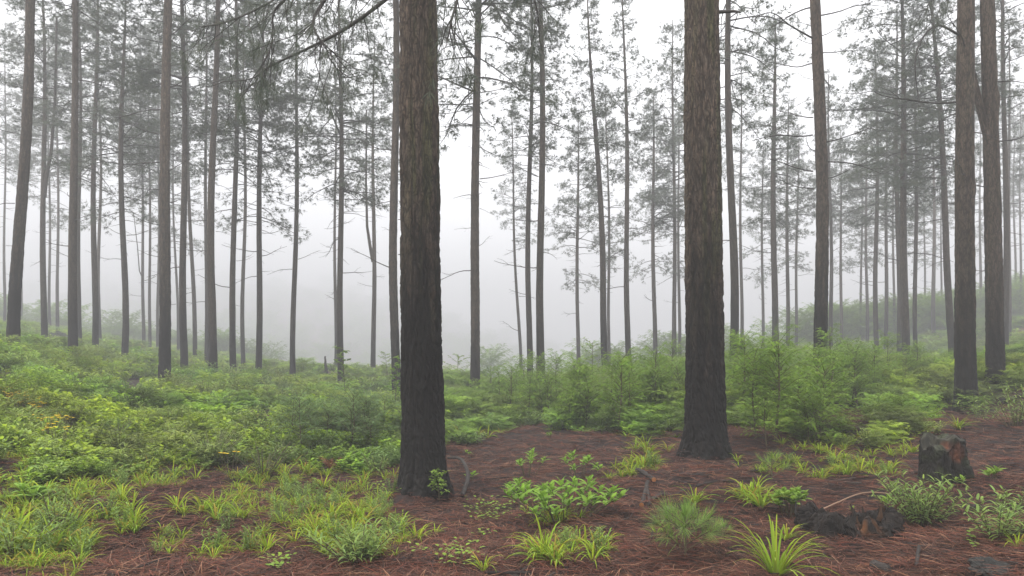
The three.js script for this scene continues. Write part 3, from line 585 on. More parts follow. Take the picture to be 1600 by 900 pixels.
{ // twigs and crumbs of bark among the needles
  const R = rng(69), kinds = [0, 1, 2].map(k => { const g = new G(), Q = rng(690 + k), pts = []; let p = V(-0.5, 0, 0); for (let n = 0; n < 6; n++) { pts.push(p.clone()); p.add(V(0.2, (Q() - 0.5) * 0.05, (Q() - 0.5) * 0.12)); } g.tube(pts, t => mix(0.035, 0.016, t), 5, [1, 1, 1], true); if (k) g.tube([pts[2 + k], pts[2 + k].clone().add(V(0.16, 0.03, 0.16))], 0.012, 4); return g.geo(); }), lists = [[], [], []];
  for (let k = 0; k < 5200; k++) {
    const d = 4.6 * Math.pow(15 / 4.6, R()), u = (R() * 2 - 1) * 0.86, x = u * d, z = -d, y = heightAt(x, z); if (R() < coverAt(x, y, z) || n2(x * 0.6 + 30, z * 0.6) < R() * 1.2 - 0.6) continue;
    const l = 0.04 + 0.22 * R() * R() * R() + (R() < 0.08 ? 0.15 : 0) + (R() < 0.02 ? 0.35 : 0); at.position.set(x, y + 0.012, z); at.rotation.set(0, R() * 6.283, (R() - 0.5) * 0.2); at.scale.set(l, l * (0.5 + R()) + 0.05, l * (0.5 + R()) + 0.05); at.updateMatrix(); lists[k % 3].push(at.matrix.clone());
  }
  lists.forEach((m, k) => { const I = new THREE.InstancedMesh(kinds[k], M.wood, m.length); m.forEach((q, j) => { I.setMatrixAt(j, q); const v = 0.5 + R() * 1.6; I.setColorAt(j, new THREE.Color(v * 1.1, v, v * 0.95)); }); I.name = numbered('twig_litter'); I.castShadow = I.receiveShadow = true; scene.add(tag(I, 'small dead twigs and bark crumbs on the bare ground', 'twig litter', null, 'stuff')); });
}
// strap-leaved tufts one by one: [column, row, spread, spread, how many, size, label]
{
  const R = rng(63), protos = STRAPS.map((geo, k) => geo), GROUP = 'strap-leaved tufts on the forest floor';
  const make = (p, k, s, label) => { const t = thing('strap_leaf_tuft', label, 'grass tuft', p, GROUP); part('blades', protos[k], M.strap, t); t.rotation.y = R() * 6.283; t.scale.setScalar(s); t.userData.group = GROUP; };
  const clusters = [
    [60, 850, 75, 45, 24, 1.35, 'in the thick bottom left clump'], [40, 775, 50, 30, 12, 1.2, 'by the left edge above the bottom clump'],
    [150, 775, 60, 25, 12, 1.1, 'left of the left bare patch'], [260, 742, 60, 22, 16, 1.1, 'below the dark stone'],
    [100, 705, 90, 22, 14, 1.1, 'below the yellow flowers'], [210, 815, 55, 20, 7, 1.1, 'on needles beside the bottom left clump'],
    [300, 805, 45, 16, 6, 1.1, 'within the left bare patch'], [470, 785, 120, 45, 32, 1.05, 'spread left of the nearest trunk'],
    [565, 815, 55, 45, 16, 1.1, 'crowded left before the nearest trunk'], [480, 850, 80, 28, 14, 1.1, 'at the bottom left of centre'],
    [430, 742, 80, 18, 14, 1, 'below the soft grey-green bushes'], [575, 745, 50, 16, 8, 1.1, 'close left of the nearest trunk'],
    [905, 872, 72, 18, 9, 1.5, 'in front of the large broad-leaved shrub'], [870, 812, 60, 14, 8, 1.2, 'under the large broad-leaved shrub'],
    [1000, 722, 32, 20, 9, 1.4, 'left of the second near trunk'], [965, 740, 26, 12, 5, 1.1, 'behind the large broad-leaved shrub'],
    [1175, 786, 34, 9, 5, 1.4, 'left of the lime-green bush'], [1310, 735, 105, 18, 20, 1.05, 'in the drift by the mossy stump'],
    [1200, 728, 55, 14, 8, 1, 'right of the second near trunk'], [1265, 698, 80, 14, 12, 1.1, 'before the feathery shrubs on the right'],
    [1375, 705, 55, 14, 9, 1.1, 'behind the mossy stump'], [735, 684, 28, 6, 4, 1.5, 'beyond bare ground right of the nearest trunk'], [640, 830, 20, 22, 4, 1, 'on needles below the nearest trunk'],
  ];
  for (const [cx, cy, rx, ry, n, s, where] of clusters) { const spots = Array.from({ length: n }, () => { const a = R() * 6.283, q = Math.sqrt(R()); return [cx + Math.cos(a) * q * rx, Math.min(905, cy + Math.sin(a) * q * ry)]; }); ranked(spots, 'strap-leaved tufts ' + where).forEach((label, k) => make(ground(...spots[k]), Math.floor(R() * 5), s * (0.7 + 0.6 * R()), n === 1 ? label : label)); }
  for (const [x, y, k, s, label] of [[343, 800, 4, 1.3, 'single round strap-leaved tuft alone on bare needles left of centre'], [1086, 788, 4, 1.3, 'single strap-leaved tuft just above the pine seedling'], [1026, 836, 3, 1.1, 'small strap-leaved tuft left of the pine seedling'],
    [680, 838, 3, 1, 'tiny strap-leaved tuft in front of the nearest trunk'], [1497, 672, 4, 1.7, 'bright strap-leaved tuft above the mossy stump'], [1590, 858, 2, 1, 'strap-leaved tuft by the lower right edge'], [755, 893, 1, 1, 'strap-leaved tuft cut by the bottom edge below the nearest trunk'], [1228, 846, 2, 1.1, 'yellowish strap-leaved tuft behind the largest tuft'], [1045, 706, 1, 1.2, 'strap-leaved tuft just left of the foot of the second near trunk']]) make(ground(x, y), k, s, label);
  // the largest tuft, blade by blade
  const big = thing('strap_leaf_tuft', 'largest strap-leaved tuft with long arching blades, at the bottom right', 'grass tuft', ground(1212, 902), GROUP);
  for (let k = 0; k < 46; k++) { const g = new G(), a = k * 2.4 + R(), l = 0.32 + R() * 0.26; g.leaf(V(Math.cos(a) * 0.03, 0, Math.sin(a) * 0.03), V(Math.cos(a), mix(0.6, 3, R()), Math.sin(a)), l, 0.018 + 0.006 * R(), { droop: 1.7 + R(), segs: 8, shape: t => Math.min(1, 0.6 + t * 2) * Math.pow(1 - t, 0.5), fold: 0.4, col: tint(R, 0.15, 0.1) }); part('blade', g.geo(), M.strap, big); }
}
// feathery shrubs: [column, row, kind, size, label]
{
  const R = rng(64), kinds = {};
  const shrub = (p, k, s, label, mat = M.wattle) => {
    const key = k + (mat === M.wattle ? '' : 'b');
    if (!kinds[key]) { const t = thing('feathery_shrub', label, 'shrub', p, 'feathery shrubs between the near trunks'); part('foliage', WATTLES[k][0], mat, t); part('stem', WATTLES[k][1], M.stem, t); t.scale.setScalar(s); t.rotation.y = R() * 6.28; kinds[key] = t; } else copy(kinds[key], label, p, R() * 6.283, s);
  };
  const areas = [
    [760, 640, 60, 16, 8, 0.7, 'right of the nearest trunk'], [870, 650, 80, 22, 18, 0.72, 'in the low central band'], [960, 655, 70, 22, 16, 0.8, 'left of the second near trunk'],
    [1040, 640, 30, 25, 8, 0.8, 'close behind the second near trunk'], [1190, 630, 55, 28, 15, 0.74, 'right of the second near trunk'], [1260, 640, 60, 26, 14, 0.76, 'round the foot of the stout brown pine'], [1340, 625, 60, 22, 14, 0.74, 'right of the stout brown pine'],
    [1230, 690, 60, 12, 7, 0.8, 'lowest in front on the right'], [1420, 600, 40, 10, 5, 0.7, 'beneath the broad pine pair'],
  ];
  const spotsIn = (cx, cy, rx, ry, n) => Array.from({ length: n }, () => { const a = R() * 6.283, q = Math.sqrt(R()); return [cx + Math.cos(a) * q * rx, cy + Math.sin(a) * q * ry]; });
  for (const [cx, cy, rx, ry, n, s, where] of areas) { const sp = spotsIn(cx, cy, rx, ry, n); ranked(sp, 'feathery shrubs ' + where).forEach((label, k) => shrub(ground(...sp[k]), Math.floor(R() * 5), s * (0.75 + 0.5 * R()), label)); }
  for (const [x, y, n, where] of [[545, 690, 9, 'left of the nearest trunk'], [600, 695, 6, 'right against the nearest trunk'], [480, 690, 5, 'farthest left of the seedling group']]) { const sp = spotsIn(x, y, 35, 18, n); ranked(sp, 'bluish feathery seedlings ' + where).forEach((label, k) => shrub(ground(...sp[k]), k % 3 ? 2 : 0, 0.5 + R() * 0.35, label, M.bluish)); }
}
// broad-leaved plants whose leaves can be told apart
const LEAVES = [0, 1, 2].map(k => { const g = new G(), R = rng(70 + k); g.leaf(V(0, 0, 0), V(0, 0.15, 1), 1, 0.36 + 0.05 * k, { droop: 0.7 + 0.3 * k, segs: 6, fold: 0.28, shape: t => Math.pow(Math.sin(Math.PI * Math.pow(clamp(0.03 + t * 0.97), 0.85)), 0.9), col: tint(R, 0.08, 0.05) }); return g.geo(); });
const ROUND = [0, 1].map(k => { const g = new G(), R = rng(75 + k); g.leaf(V(0, 0, 0), V(0, 0.1, 1), 1, 0.72 + 0.08 * k, { droop: 0.8, segs: 6, fold: 0.22, shape: t => Math.pow(Math.sin(Math.PI * Math.pow(clamp(0.04 + t * 0.96), 0.7)), 0.75), col: tint(R, 0.08, 0.05) }); return g.geo(); });
const toneOf = (m, ks) => ks.map(k => { const c = m.clone(); c.color.multiplyScalar(k); return c; });
const broadTones = toneOf(M.broad, [0.8, 1, 1.2]), limeTones = toneOf(M.lime, [0.85, 1.05]);
function setLeaf(parent, geos, mats, R, p, dir, len) {
  const m = part('leaf', pick(R, geos), pick(R, mats), parent), z = dir.clone().normalize(), x = V(0, 1, 0).cross(z).normalize(), y = z.clone().cross(x);
  m.matrix.makeBasis(x, y, z); m.quaternion.setFromRotationMatrix(m.matrix); m.position.copy(p); m.scale.setScalar(len);
}
function rosetteShrub(name, label, cat, pos, seed, stems, h, spread, leaves, len, geos, mats, group) {
  const R = rng(seed), t = thing(name, label, cat, pos, group), st = new G();
  for (let k = 0; k < stems; k++) {
    const a = k * 2.4 + R() * 0.8, q = Math.sqrt((k + 0.5) / stems), o = V(Math.cos(a) * q * spread * 0.35, -0.03, Math.sin(a) * q * spread * 0.35), e = V(Math.cos(a) * q * spread, h * (0.55 + 0.5 * R()) * (1.1 - 0.4 * q), Math.sin(a) * q * spread);
    st.tube([o, o.clone().lerp(e, 0.5).add(V(0, 0.03, 0)), e], s => mix(0.006, 0.003, s), 5);
    for (let m = 0; m < leaves; m++) { const b = m * 2.4 + R(), s = 1 - 0.28 * m / leaves; setLeaf(t, geos, mats, R, o.clone().lerp(e, s), V(Math.cos(b), mix(1.3, 0.05, m / leaves), Math.sin(b)), len * mix(0.55, 1, Math.min(1, m / leaves * 1.6)) * (0.8 + 0.4 * R())); }
  }
  part('stems', st.geo(), M.stem, t);
  return t;
}
rosetteShrub('broad_leaved_shrub', 'large broad-leaved shrub spread over bare needles right of the nearest trunk', 'shrub', ground(880, 812), 81, 36, 0.43, 0.62, 8, 0.135, LEAVES, broadTones);
rosetteShrub('broad_leaved_shrub', 'taller thin broad-leaved shrub behind the large one', 'shrub', ground(825, 745), 82, 8, 0.4, 0.3, 8, 0.11, LEAVES, broadTones);
rosetteShrub('broad_leaved_shrub', 'broad-leaved shrub at the upper right of the large one', 'shrub', ground(905, 748), 83, 9, 0.34, 0.3, 8, 0.11, LEAVES, broadTones);
rosetteShrub('broad_leaved_shrub', 'small broad-leaved plant at the left end of the large shrub', 'plant', ground(805, 775), 84, 7, 0.24, 0.2, 8, 0.1, LEAVES, broadTones);
rosetteShrub('lime_green_bush', 'compact lime-green bush standing alone right of the pine seedling', 'bush', ground(1232, 806), 85, 16, 0.3, 0.17, 9, 0.085, ROUND, limeTones);
rosetteShrub('leafy_seedling', 'small rosette seedling on bare needles right of the mossy stump', 'seedling', ground(1552, 752), 86, 3, 0.12, 0.1, 8, 0.12, LEAVES, limeTones);
rosetteShrub('leafy_seedling', 'lime seedling growing out of the rotten stump', 'seedling', ground(1385, 800), 87, 2, 0.2, 0.05, 6, 0.1, LEAVES, limeTones);
rosetteShrub('leafy_seedling', 'lime seedling at the right foot of the mossy stump', 'seedling', ground(1500, 765), 88, 2, 0.14, 0.05, 6, 0.09, LEAVES, limeTones);
rosetteShrub('leafy_seedling', 'lime seedling behind the top right of the mossy stump', 'seedling', ground(1500, 712), 89, 2, 0.12, 0.06, 6, 0.09, LEAVES, limeTones);
rosetteShrub('leafy_seedling', 'thin seedling on bare ground right of the curved branch', 'seedling', ground(735, 752), 90, 3, 0.16, 0.08, 6, 0.08, LEAVES, broadTones);
rosetteShrub('leafy_seedling', 'pale seedling on bare ground behind the curved branch', 'seedling', ground(732, 715), 91, 2, 0.14, 0.05, 6, 0.08, LEAVES, limeTones);
rosetteShrub('leafy_seedling', 'upright seedling in the gap before the feathery shrubs', 'seedling', ground(858, 690), 92, 3, 0.2, 0.06, 7, 0.08, LEAVES, limeTones);
rosetteShrub('leafy_seedling', 'pointed-leaved plant left of the foot of the nearest trunk', 'plant', ground(555, 735), 93, 6, 0.3, 0.2, 8, 0.13, LEAVES, broadTones);
rosetteShrub('leafy_seedling', 'pointed-leaved plant left of the bare patch by the left edge', 'plant', ground(52, 790), 94, 5, 0.2, 0.16, 7, 0.16, LEAVES, broadTones);
rosetteShrub('leafy_seedling', 'two-leaved lime sprout before the rotten stump', 'seedling', ground(1328, 802), 95, 1, 0.06, 0.02, 4, 0.06, ROUND, limeTones);
// narrow-leaved herbs
{
  const R = rng(65);
  for (const [x, y, seed, stems, h, per, len, w, spread, label] of [
    [1440, 822, 1, 36, 0.44, 18, 0.105, 0.018, 0.3, 'bushy narrow-leaved plant in front of the mossy stump'], [1558, 846, 2, 16, 0.34, 15, 0.12, 0.02, 0.22, 'narrow-leaved plant on bare needles by the lower right edge'],
    [1592, 800, 3, 6, 0.2, 12, 0.1, 0.018, 0.16, 'narrow-leaved plant cut by the right edge'], [1590, 668, 4, 24, 0.6, 16, 0.11, 0.016, 0.4, 'tall narrow-leaved clump at the right edge above bare ground'], [1535, 660, 5, 10, 0.35, 12, 0.1, 0.016, 0.25, 'thin narrow-leaved plant above the mossy stump'],
    [90, 838, 6, 16, 0.34, 15, 0.1, 0.015, 0.22, 'grey-green narrow-leaved plant in the bottom left clump'], [590, 745, 7, 12, 0.3, 14, 0.09, 0.014, 0.2, 'narrow-leaved plant just left of the nearest trunk'], [560, 880, 8, 22, 0.28, 14, 0.12, 0.018, 0.3, 'narrow-leaved plant at the bottom edge left of centre'],
    [330, 722, 9, 30, 0.4, 20, 0.045, 0.006, 0.3, 'soft grey-green bush in the herbs right of the dark stone'], [410, 745, 10, 30, 0.4, 20, 0.045, 0.006, 0.3, 'second soft grey-green bush, nearer the bare patch'],
    [20, 870, 11, 12, 0.3, 12, 0.12, 0.02, 0.25, 'lush plant in the bottom left corner']]) {
    const [lf, st] = herbGeo(400 + seed, stems, h, len, w, per, spread), t = thing('narrow_leaved_plant', label, 'plant', ground(x, y)); tag(part('foliage', lf, seed === 9 || seed === 10 ? M.bluish : M.narrow, t), null, null, null, 'stuff'); part('stems', st, M.stem, t);
  }
}
// pine seedlings
for (const [x, y, h, b, n, len, label] of [[1070, 872, 0.34, 13, 100, 0.17, 'soft long-needled pine seedling on bare needles right of centre'], [1205, 752, 0.26, 6, 50, 0.13, 'blurred small pine seedling left of the lime-green bush'], [1398, 782, 0.1, 3, 30, 0.1, 'flat bluish sprig behind the rotten stump'], [1130, 838, 0.08, 3, 26, 0.1, 'flat grey-green sprig right of the pine seedling'], [185, 700, 0.36, 6, 40, 0.14, 'bluish seedling rising from herbs left of the dark stone'], [1212, 585, 1.6, 12, 50, 0.2, 'pale young pine with layered twigs above the feathery shrubs']]) {
  const [nd, st] = pineSeedlingGeo(Math.round(x), h, b, n, len), t = thing('pine_seedling', label, 'pine seedling', ground(x, y)); part('needles', nd, x === 1398 || x === 185 ? M.bluish : M.seedling, t); part('stem', st, M.stem, t);
}
// leafy saplings among the pines
for (const [x, y, h, w, label] of [[540, 632, 1.95, 0.34, 'bright leafy sapling in front of the mid grey pine near the snag'], [618, 640, 1.5, 0.26, 'leafy sapling close against the left of the nearest trunk'], [257, 606, 0.9, 0.3, 'leafy shoot growing at the foot of the heavy dark pine'], [115, 568, 0.6, 0.3, 'small leafy shoot at the foot of the straight dark pine'], [332, 592, 0.6, 0.28, 'small leafy shoot at the foot of the dark straight pine'], [312, 575, 1.1, 0.4, 'thin twiggy shrub beside the mossy-footed pine'],
  [475, 588, 1.0, 0.5, 'rounded pale bush beside the slender lone pine'], [412, 592, 1.0, 0.45, 'pale bush at the foot of the kinked dark pine'], [925, 600, 1.9, 0.7, 'pale leafy shrub in fog left of the left-leaning pine'], [715, 600, 1.7, 0.8, 'pale misty shrub just right of the nearest trunk'], [605, 590, 1.5, 0.7, 'misty twiggy shrub beside the grey rock'], [40, 528, 1.0, 0.4, 'leafy shoot on the skyline right of the leaning stout pine'], [690, 775, 0.34, 0.14, 'lime vine shoots at the foot of the nearest trunk']]) {
  const R = rng(Math.round(x * 7)), p = ground(x, y), t = thing('leafy_sapling', label, 'sapling', p), st = new G(), lf = new G(), bend = (R() - 0.5) * 0.3, size = x === 690 ? 0.05 : p.z < -24 ? 0.15 : 0.125;
  if (x === 690) { p.z += 0.3; t.position.copy(p); }
  const sp = s => V(bend * h * s * s, h * s, 0.1 * h * s); st.tube([0, 0.25, 0.5, 0.75, 1].map(sp), s => mix(0.012, 0.004, s) * Math.max(0.5, h), 5);
  for (let b = 0; b < 15; b++) {
    const s = 0.25 + 0.75 * b / 15, o = sp(s), a = b * 2.4 + R(), L = w * (0.5 + 0.7 * R()) * (1.2 - 0.6 * s), e = o.clone().add(V(Math.cos(a) * L, L * (0.2 + 0.6 * R()), Math.sin(a) * L)); st.tube([o, e], 0.004 * Math.max(0.6, h), 3);
    for (let m = 0; m < 14; m++) { const b2 = R() * 6.283; lf.leaf(o.clone().lerp(e, 0.2 + 0.8 * m / 13), V(Math.cos(b2), 0.2 + (R() - 0.5), Math.sin(b2)), size * (0.6 + 0.6 * R()), size * 0.55, { droop: 0.8, segs: 3, col: tint(R, 0.2, 0.1) }); }
  }
  tag(part('foliage', lf.geo(), x === 690 || x === 540 ? M.lime : p.z < -24 ? M.herb : M.broad, t), null, null, null, 'stuff'); part('stem', st.geo(), M.stem, t);
}
// yellow flowers at the left
{
  const R = rng(66), proto = []; const geos = [0, 1].map(k => { const f = new G(), s = new G(), Q = rng(670 + k); for (let n = 0; n < 5; n++) { const o = V((Q() - 0.5) * 0.16, 0.3 + Q() * 0.12, (Q() - 0.5) * 0.16); s.tube([V(o.x * 0.3, 0, o.z * 0.3), o], 0.003, 4); for (let m = 0; m < 9; m++) { const a = m / 9 * 6.283; f.leaf(o, V(Math.cos(a), 0.35, Math.sin(a)), 0.03, 0.014, { segs: 2, col: tint(Q, 0.2, 0.1), droop: 0.4 }); } } return [f.geo(), s.geo()]; });
  for (const [cx, cy, n, rx, where] of [[40, 650, 8, 22, 'at the left, upper cluster'], [65, 662, 5, 12, 'at the left, dense middle cluster'], [80, 682, 5, 24, 'at the left, lower cluster'], [20, 636, 3, 15, 'topmost by the left edge'], [358, 748, 1, 2], [95, 700, 3, 20, 'lowest at the left']]) {
    const sp = Array.from({ length: n }, () => [cx + (R() - 0.5) * 2 * rx, cy + (R() - 0.5) * 14 + 10]);
    ranked(sp, n === 1 ? 'single yellow flower below the soft grey-green bushes' : 'yellow flower heads ' + where).forEach((label, k) => { const [f, st] = geos[k % 2], t = thing('yellow_flower', label, 'flower', ground(...sp[k]), 'yellow flowers at the left'); part('petals', f, M.flower, t); part('stem', st, M.stem, t); t.rotation.y = R() * 6; });
  }
}
// creeping vine leaves on the bare ground
{
  const R = rng(67);
  for (const [x, y, w, h, n, label] of [[715, 872, 45, 22, 60, 'creeping small-leaved vine on needles in front of the nearest trunk'], [660, 866, 30, 8, 14, 'short trail of small vine leaves left of the larger vine patch'], [770, 800, 55, 22, 110, 'low patch of small leaves left of the large broad-leaved shrub'], [590, 770, 40, 10, 70, 'low patch of small leaves left of the foot of the nearest trunk'], [755, 840, 24, 6, 12, 'flat broken leafy sprig lying on the needles'], [1520, 850, 12, 20, 20, 'trailing small leaves left of the lower right plant'], [435, 885, 30, 14, 40, 'small-leaved creeper at the bottom edge left of centre']]) {
    const o = ground(x, y), g = new G(), st = new G(), t = thing('creeping_vine', label, 'creeper', o); let last = null;
    for (let k = 0; k < n; k++) { const p = ground(x + (R() + R() - 1) * w, Math.min(904, y + (R() + R() - 1) * h)).sub(o); p.y += 0.02 + 0.05 * R(); const a = R() * 6.283; g.leaf(p, V(Math.cos(a), 0.3, Math.sin(a)), 0.035 + 0.02 * R(), 0.032, { segs: 3, droop: 0.5, col: tint(R, 0.25, 0.1) }); if (last && k % 3) st.tube([last.clone().setY(last.y - 0.02), last.clone().lerp(p, 0.5).setY(Math.min(p.y, last.y) - 0.025), p], 0.002, 3); last = p; }
    tag(part('leaves', g.geo(), M.lime, t), null, null, null, 'stuff'); part('runner', st.geo(), M.stem, t);
  }
}
{ const R = rng(68), g = new G(), t = thing('dead_fern', 'rusty dead fern in the seedlings left of the nearest trunk', 'fern', ground(517, 738)); for (let k = 0; k < 7; k++) { const a = R() * 6.283; frond(g, R, V(0, 0.02, 0), V(Math.cos(a) * 0.6, 1, Math.sin(a) * 0.6).normalize(), 0.15 + R() * 0.1, tint(R, 0.2)); } part('fronds', g.geo(), M.deadfern, t); }

// ---------------------------------------------------------------- wood and stones on the ground
function lump(seed, a, b, c, rough, col, base = 0.25) {
  const g = new THREE.IcosahedronGeometry(1, 12), p = g.attributes.position, n = p.count, cs = [], o = seed * 3.7;
  for (let i = 0; i < n; i++) { const v = V(p.getX(i), p.getY(i), p.getZ(i)), k = 1 + rough * (n3(v.x * 1.2 + o, v.y * 1.2, v.z * 1.2) + 0.5 * n3(v.x * 3 + o, v.y * 3, v.z * 3) + 0.25 * n3(v.x * 8 + o, v.y * 8, v.z * 8)); p.setXYZ(i, v.x * a * k, v.y * b * k + b * base, v.z * c * k); const q = 0.8 + 0.4 * n3(v.x * 3, v.y * 3 + o, v.z * 3), m = clamp(v.y * 0.8 + n3(v.x * 2, v.y * 2, v.z * 2 + o)); cs.push(...col(q, m)); }
  g.setAttribute('color', new THREE.Float32BufferAttribute(cs, 3)); g.computeVertexNormals(); return g;
}
const grey = q => [q * 0.6, q * 0.6, q * 0.6], mossy = (q, m) => [mix(q, 0.5, m * 0.7), mix(q, 0.75, m * 0.7), mix(q, 0.3, m * 0.7)];
for (const [x, y, a, b, c, name, label, mat, col] of [[250, 716, 0.24, 0.09, 0.16, 'dark_stone', 'dark flat stone in the herbs at the left', M.rock, q => [q * 0.35, q * 0.35, q * 0.33]], [267, 778, 0.05, 0.04, 0.04, 'red_stone', 'small reddish stone at the back of the left bare patch', M.redstone, grey], [575, 584, 0.75, 0.3, 0.5, 'grey_rock', 'grey rock beside the pale double-stemmed pine', M.rock, mossy], [92, 535, 0.7, 0.55, 0.5, 'dark_mound', 'dark mound overgrown with herbs right of the forked left pine', M.rock, q => [q * 0.35, q * 0.42, q * 0.28]], [1048, 797, 0.055, 0.03, 0.04, 'grey_stone', 'small grey stone right of the broken branch pile', M.rock, q => [q * 1.6, q * 1.5, q * 1.4]], [665, 872, 0.04, 0.018, 0.03, 'grey_stone', 'small dark stone in front of the nearest trunk', M.rock, grey], [1475, 755, 0.09, 0.05, 0.07, 'grey_stone', 'stone against the right foot of the mossy stump', M.rock, grey], [1550, 895, 0.24, 0.06, 0.12, 'dark_stone', 'dark flat stone at the bottom right edge', M.rock, q => [q * 0.2, q * 0.2, q * 0.18]]]) {
  const o = part(name, lump(x, a, b, c, 0.22, col), mat, scene); o.name = numbered(name); o.position.copy(ground(x, y)); o.rotation.y = x; tag(o, label, name.split('_')[1]);
}
{ // mossy stump: bark wall, an upper and a lower saw-cut step
  const t = thing('tree_stump', 'dark mossy tree stump with a stepped saw cut, at the right', 'stump', ground(1473, 752)), A = 96, Rr = 26, H0 = 0.47, g = new G(), rows = [];
  const outline = a => 0.185 * (1 + 0.14 * Math.sin(2 * a + 0.6) + 0.1 * n2(Math.cos(a) * 1.4 + 3, Math.sin(a) * 1.4));
  const topAt = (x, z) => { const step = smooth(-0.015, 0.015, -x - 0.02 + 0.05 * n2(z * 6, 1)) * smooth(-0.02, 0.03, z + 0.1); return H0 + 0.05 * x + 0.045 * n2(x * 6, z * 6 + 4) + 0.008 * n2(x * 20, z * 20) - 0.1 * step - 0.05 * smooth(0.1, 0.3, x); };
  const colr = (x, y, z, top) => { const m = smooth(-0.1, 0.5, n3(x * 5, y * 5, z * 5)), q = 0.8 + 0.5 * n3(x * 14, y * 6, z * 14), or = smooth(0.1, 0.06, Math.hypot(x - 0.02, (y - 0.33) * 0.8)) * (z > 0 ? 1 : 0); const b = top ? [0.04, 0.038, 0.027] : [0.012, 0.01, 0.007], e = [mix(b[0], 0.03, m * 0.6), mix(b[1], 0.038, m * 0.6), mix(b[2], 0.014, m * 0.6)]; return [mix(e[0], 0.09, or) * q, mix(e[1], 0.034, or) * q, mix(e[2], 0.018, or) * q]; };
  for (let j = 0; j <= 40; j++) { const s = j / 40; rows.push(Array.from({ length: A + 1 }, (_, i) => { const a = i / A * 6.28319, r0 = outline(a), r = r0 * (1 + 0.95 * Math.pow(1 - s, 1.6) * (0.75 + 0.4 * n2(Math.cos(a) * 2 + 1, Math.sin(a) * 2)) * (0.3 + 0.85 * Math.max(0, Math.cos(a + 0.2)))) + 0.035 * (barkHeight(i / A * 3, s * 0.3) - 0.6) + 0.012 * n3(Math.cos(a) * 3, Math.sin(a) * 3, s * 1.5), ty = topAt(Math.cos(a) * r0, Math.sin(a) * r0), x = Math.cos(a) * r, z = Math.sin(a) * r, y = mix(-0.12, ty, s); return g.v(x, y, z, colr(x, y, z, false), i / A * 2, y / 1.6); })); }
  for (let j = 1; j <= Rr; j++) rows.push(Array.from({ length: A + 1 }, (_, i) => { const a = i / A * 6.28319, r = outline(a) * (1 - j / Rr) * 0.995, x = Math.cos(a) * r, z = Math.sin(a) * r, y = topAt(x, z); return g.v(x, y, z, colr(x, y, z, true), x, z); }));
  for (let j = 1; j < rows.length; j++) for (let i = 0; i < A; i++) { g.tri(rows[j - 1][i], rows[j][i], rows[j][i + 1]); g.tri(rows[j - 1][i], rows[j][i + 1], rows[j - 1][i + 1]); }
  part('stump_wood', g.geo(), M.char, t); t.rotation.y = 0.25;
}
{ // rotten hollow stump, burnt, broken open to the front
  const t = thing('rotten_stump', 'burnt rotten stump with a ragged rim and rusty heart, lower right', 'stump', ground(1325, 832)), g = new G(), A = 120, rows = [];
  const rim = a => 0.09 + 0.13 * smooth(-0.4, 0.8, n2(Math.cos(a) * 1.6 + 2, Math.sin(a) * 1.6)) + 0.028 * n2(a * 4, 3) + 0.016 * n2(a * 11, 8);
  for (let j = 0; j <= 22; j++) rows.push(Array.from({ length: A + 1 }, (_, i) => { const a = i / A * 6.28319, s = j / 22, out = s < 0.5, k = out ? s * 2 : 2 - s * 2, rr = (out ? 0.44 - 0.07 * k : 0.2 + 0.15 * k) * (1 + 0.15 * n2(Math.cos(a) * 2, Math.sin(a) * 2 + 9)) + 0.03 * n3(Math.cos(a) * 6, Math.sin(a) * 6, k * 4), y = mix(-0.1, Math.max(0.03, rim(a)), k) + 0.02 * n3(Math.cos(a) * 9, Math.sin(a) * 9, k * 5), x = Math.cos(a) * rr * 1.15, z = Math.sin(a) * rr * 0.7, or = smooth(0.16, 0.04, Math.abs(x - 0.06)) * smooth(0, 0.2, z) * smooth(-0.02, 0.05, y) * smooth(-0.3, 0.4, n3(x * 9, y * 9, z * 9)), q = 0.7 + 0.6 * n3(x * 12, y * 12, z * 12); return g.v(x, y, z, [mix(0.016, 0.1, or) * q, mix(0.011, 0.04, or) * q, mix(0.008, 0.013, or) * q], i / A * 3, y / 1.6 * 2); }));
  for (let j = 1; j < rows.length; j++) for (let i = 0; i < A; i++) { g.tri(rows[j - 1][i], rows[j][i], rows[j][i + 1]); g.tri(rows[j - 1][i], rows[j][i + 1], rows[j - 1][i + 1]); }
  part('charred_rim', g.geo(), M.char, t);
  const R = rng(88), shard = [0, 1, 2].map(k => { const q = new G(), Q = rng(880 + k), c = [[0.02, 0.016, 0.013], [0.04, 0.026, 0.017], [0.075, 0.035, 0.014]][k]; const pts = []; for (let n = 0; n < 5; n++) pts.push(V((Q() - 0.5) * 0.02, n * 0.045, (Q() - 0.5) * 0.02)); q.tube(pts, u => 0.03 * (1 - u * 0.93) * (0.8 + 0.5 * Q()), 5, c, true); return q.geo(); });
  for (let k = 0; k < 34; k++) { const a = R() * 6.283, rr = 0.28 + 0.12 * R(), m = part('splinter', shard[k % 3], M.char, t); m.position.set(Math.cos(a) * rr * 1.15, Math.max(0.0, rim(a) - 0.1), Math.sin(a) * rr * 0.7); m.rotation.set((R() - 0.5) * 0.9, R() * 6, (R() - 0.5) * 0.9); const q = 0.4 + 0.6 * R(); m.scale.set(q * 1.2, q, q * 0.6); }
}
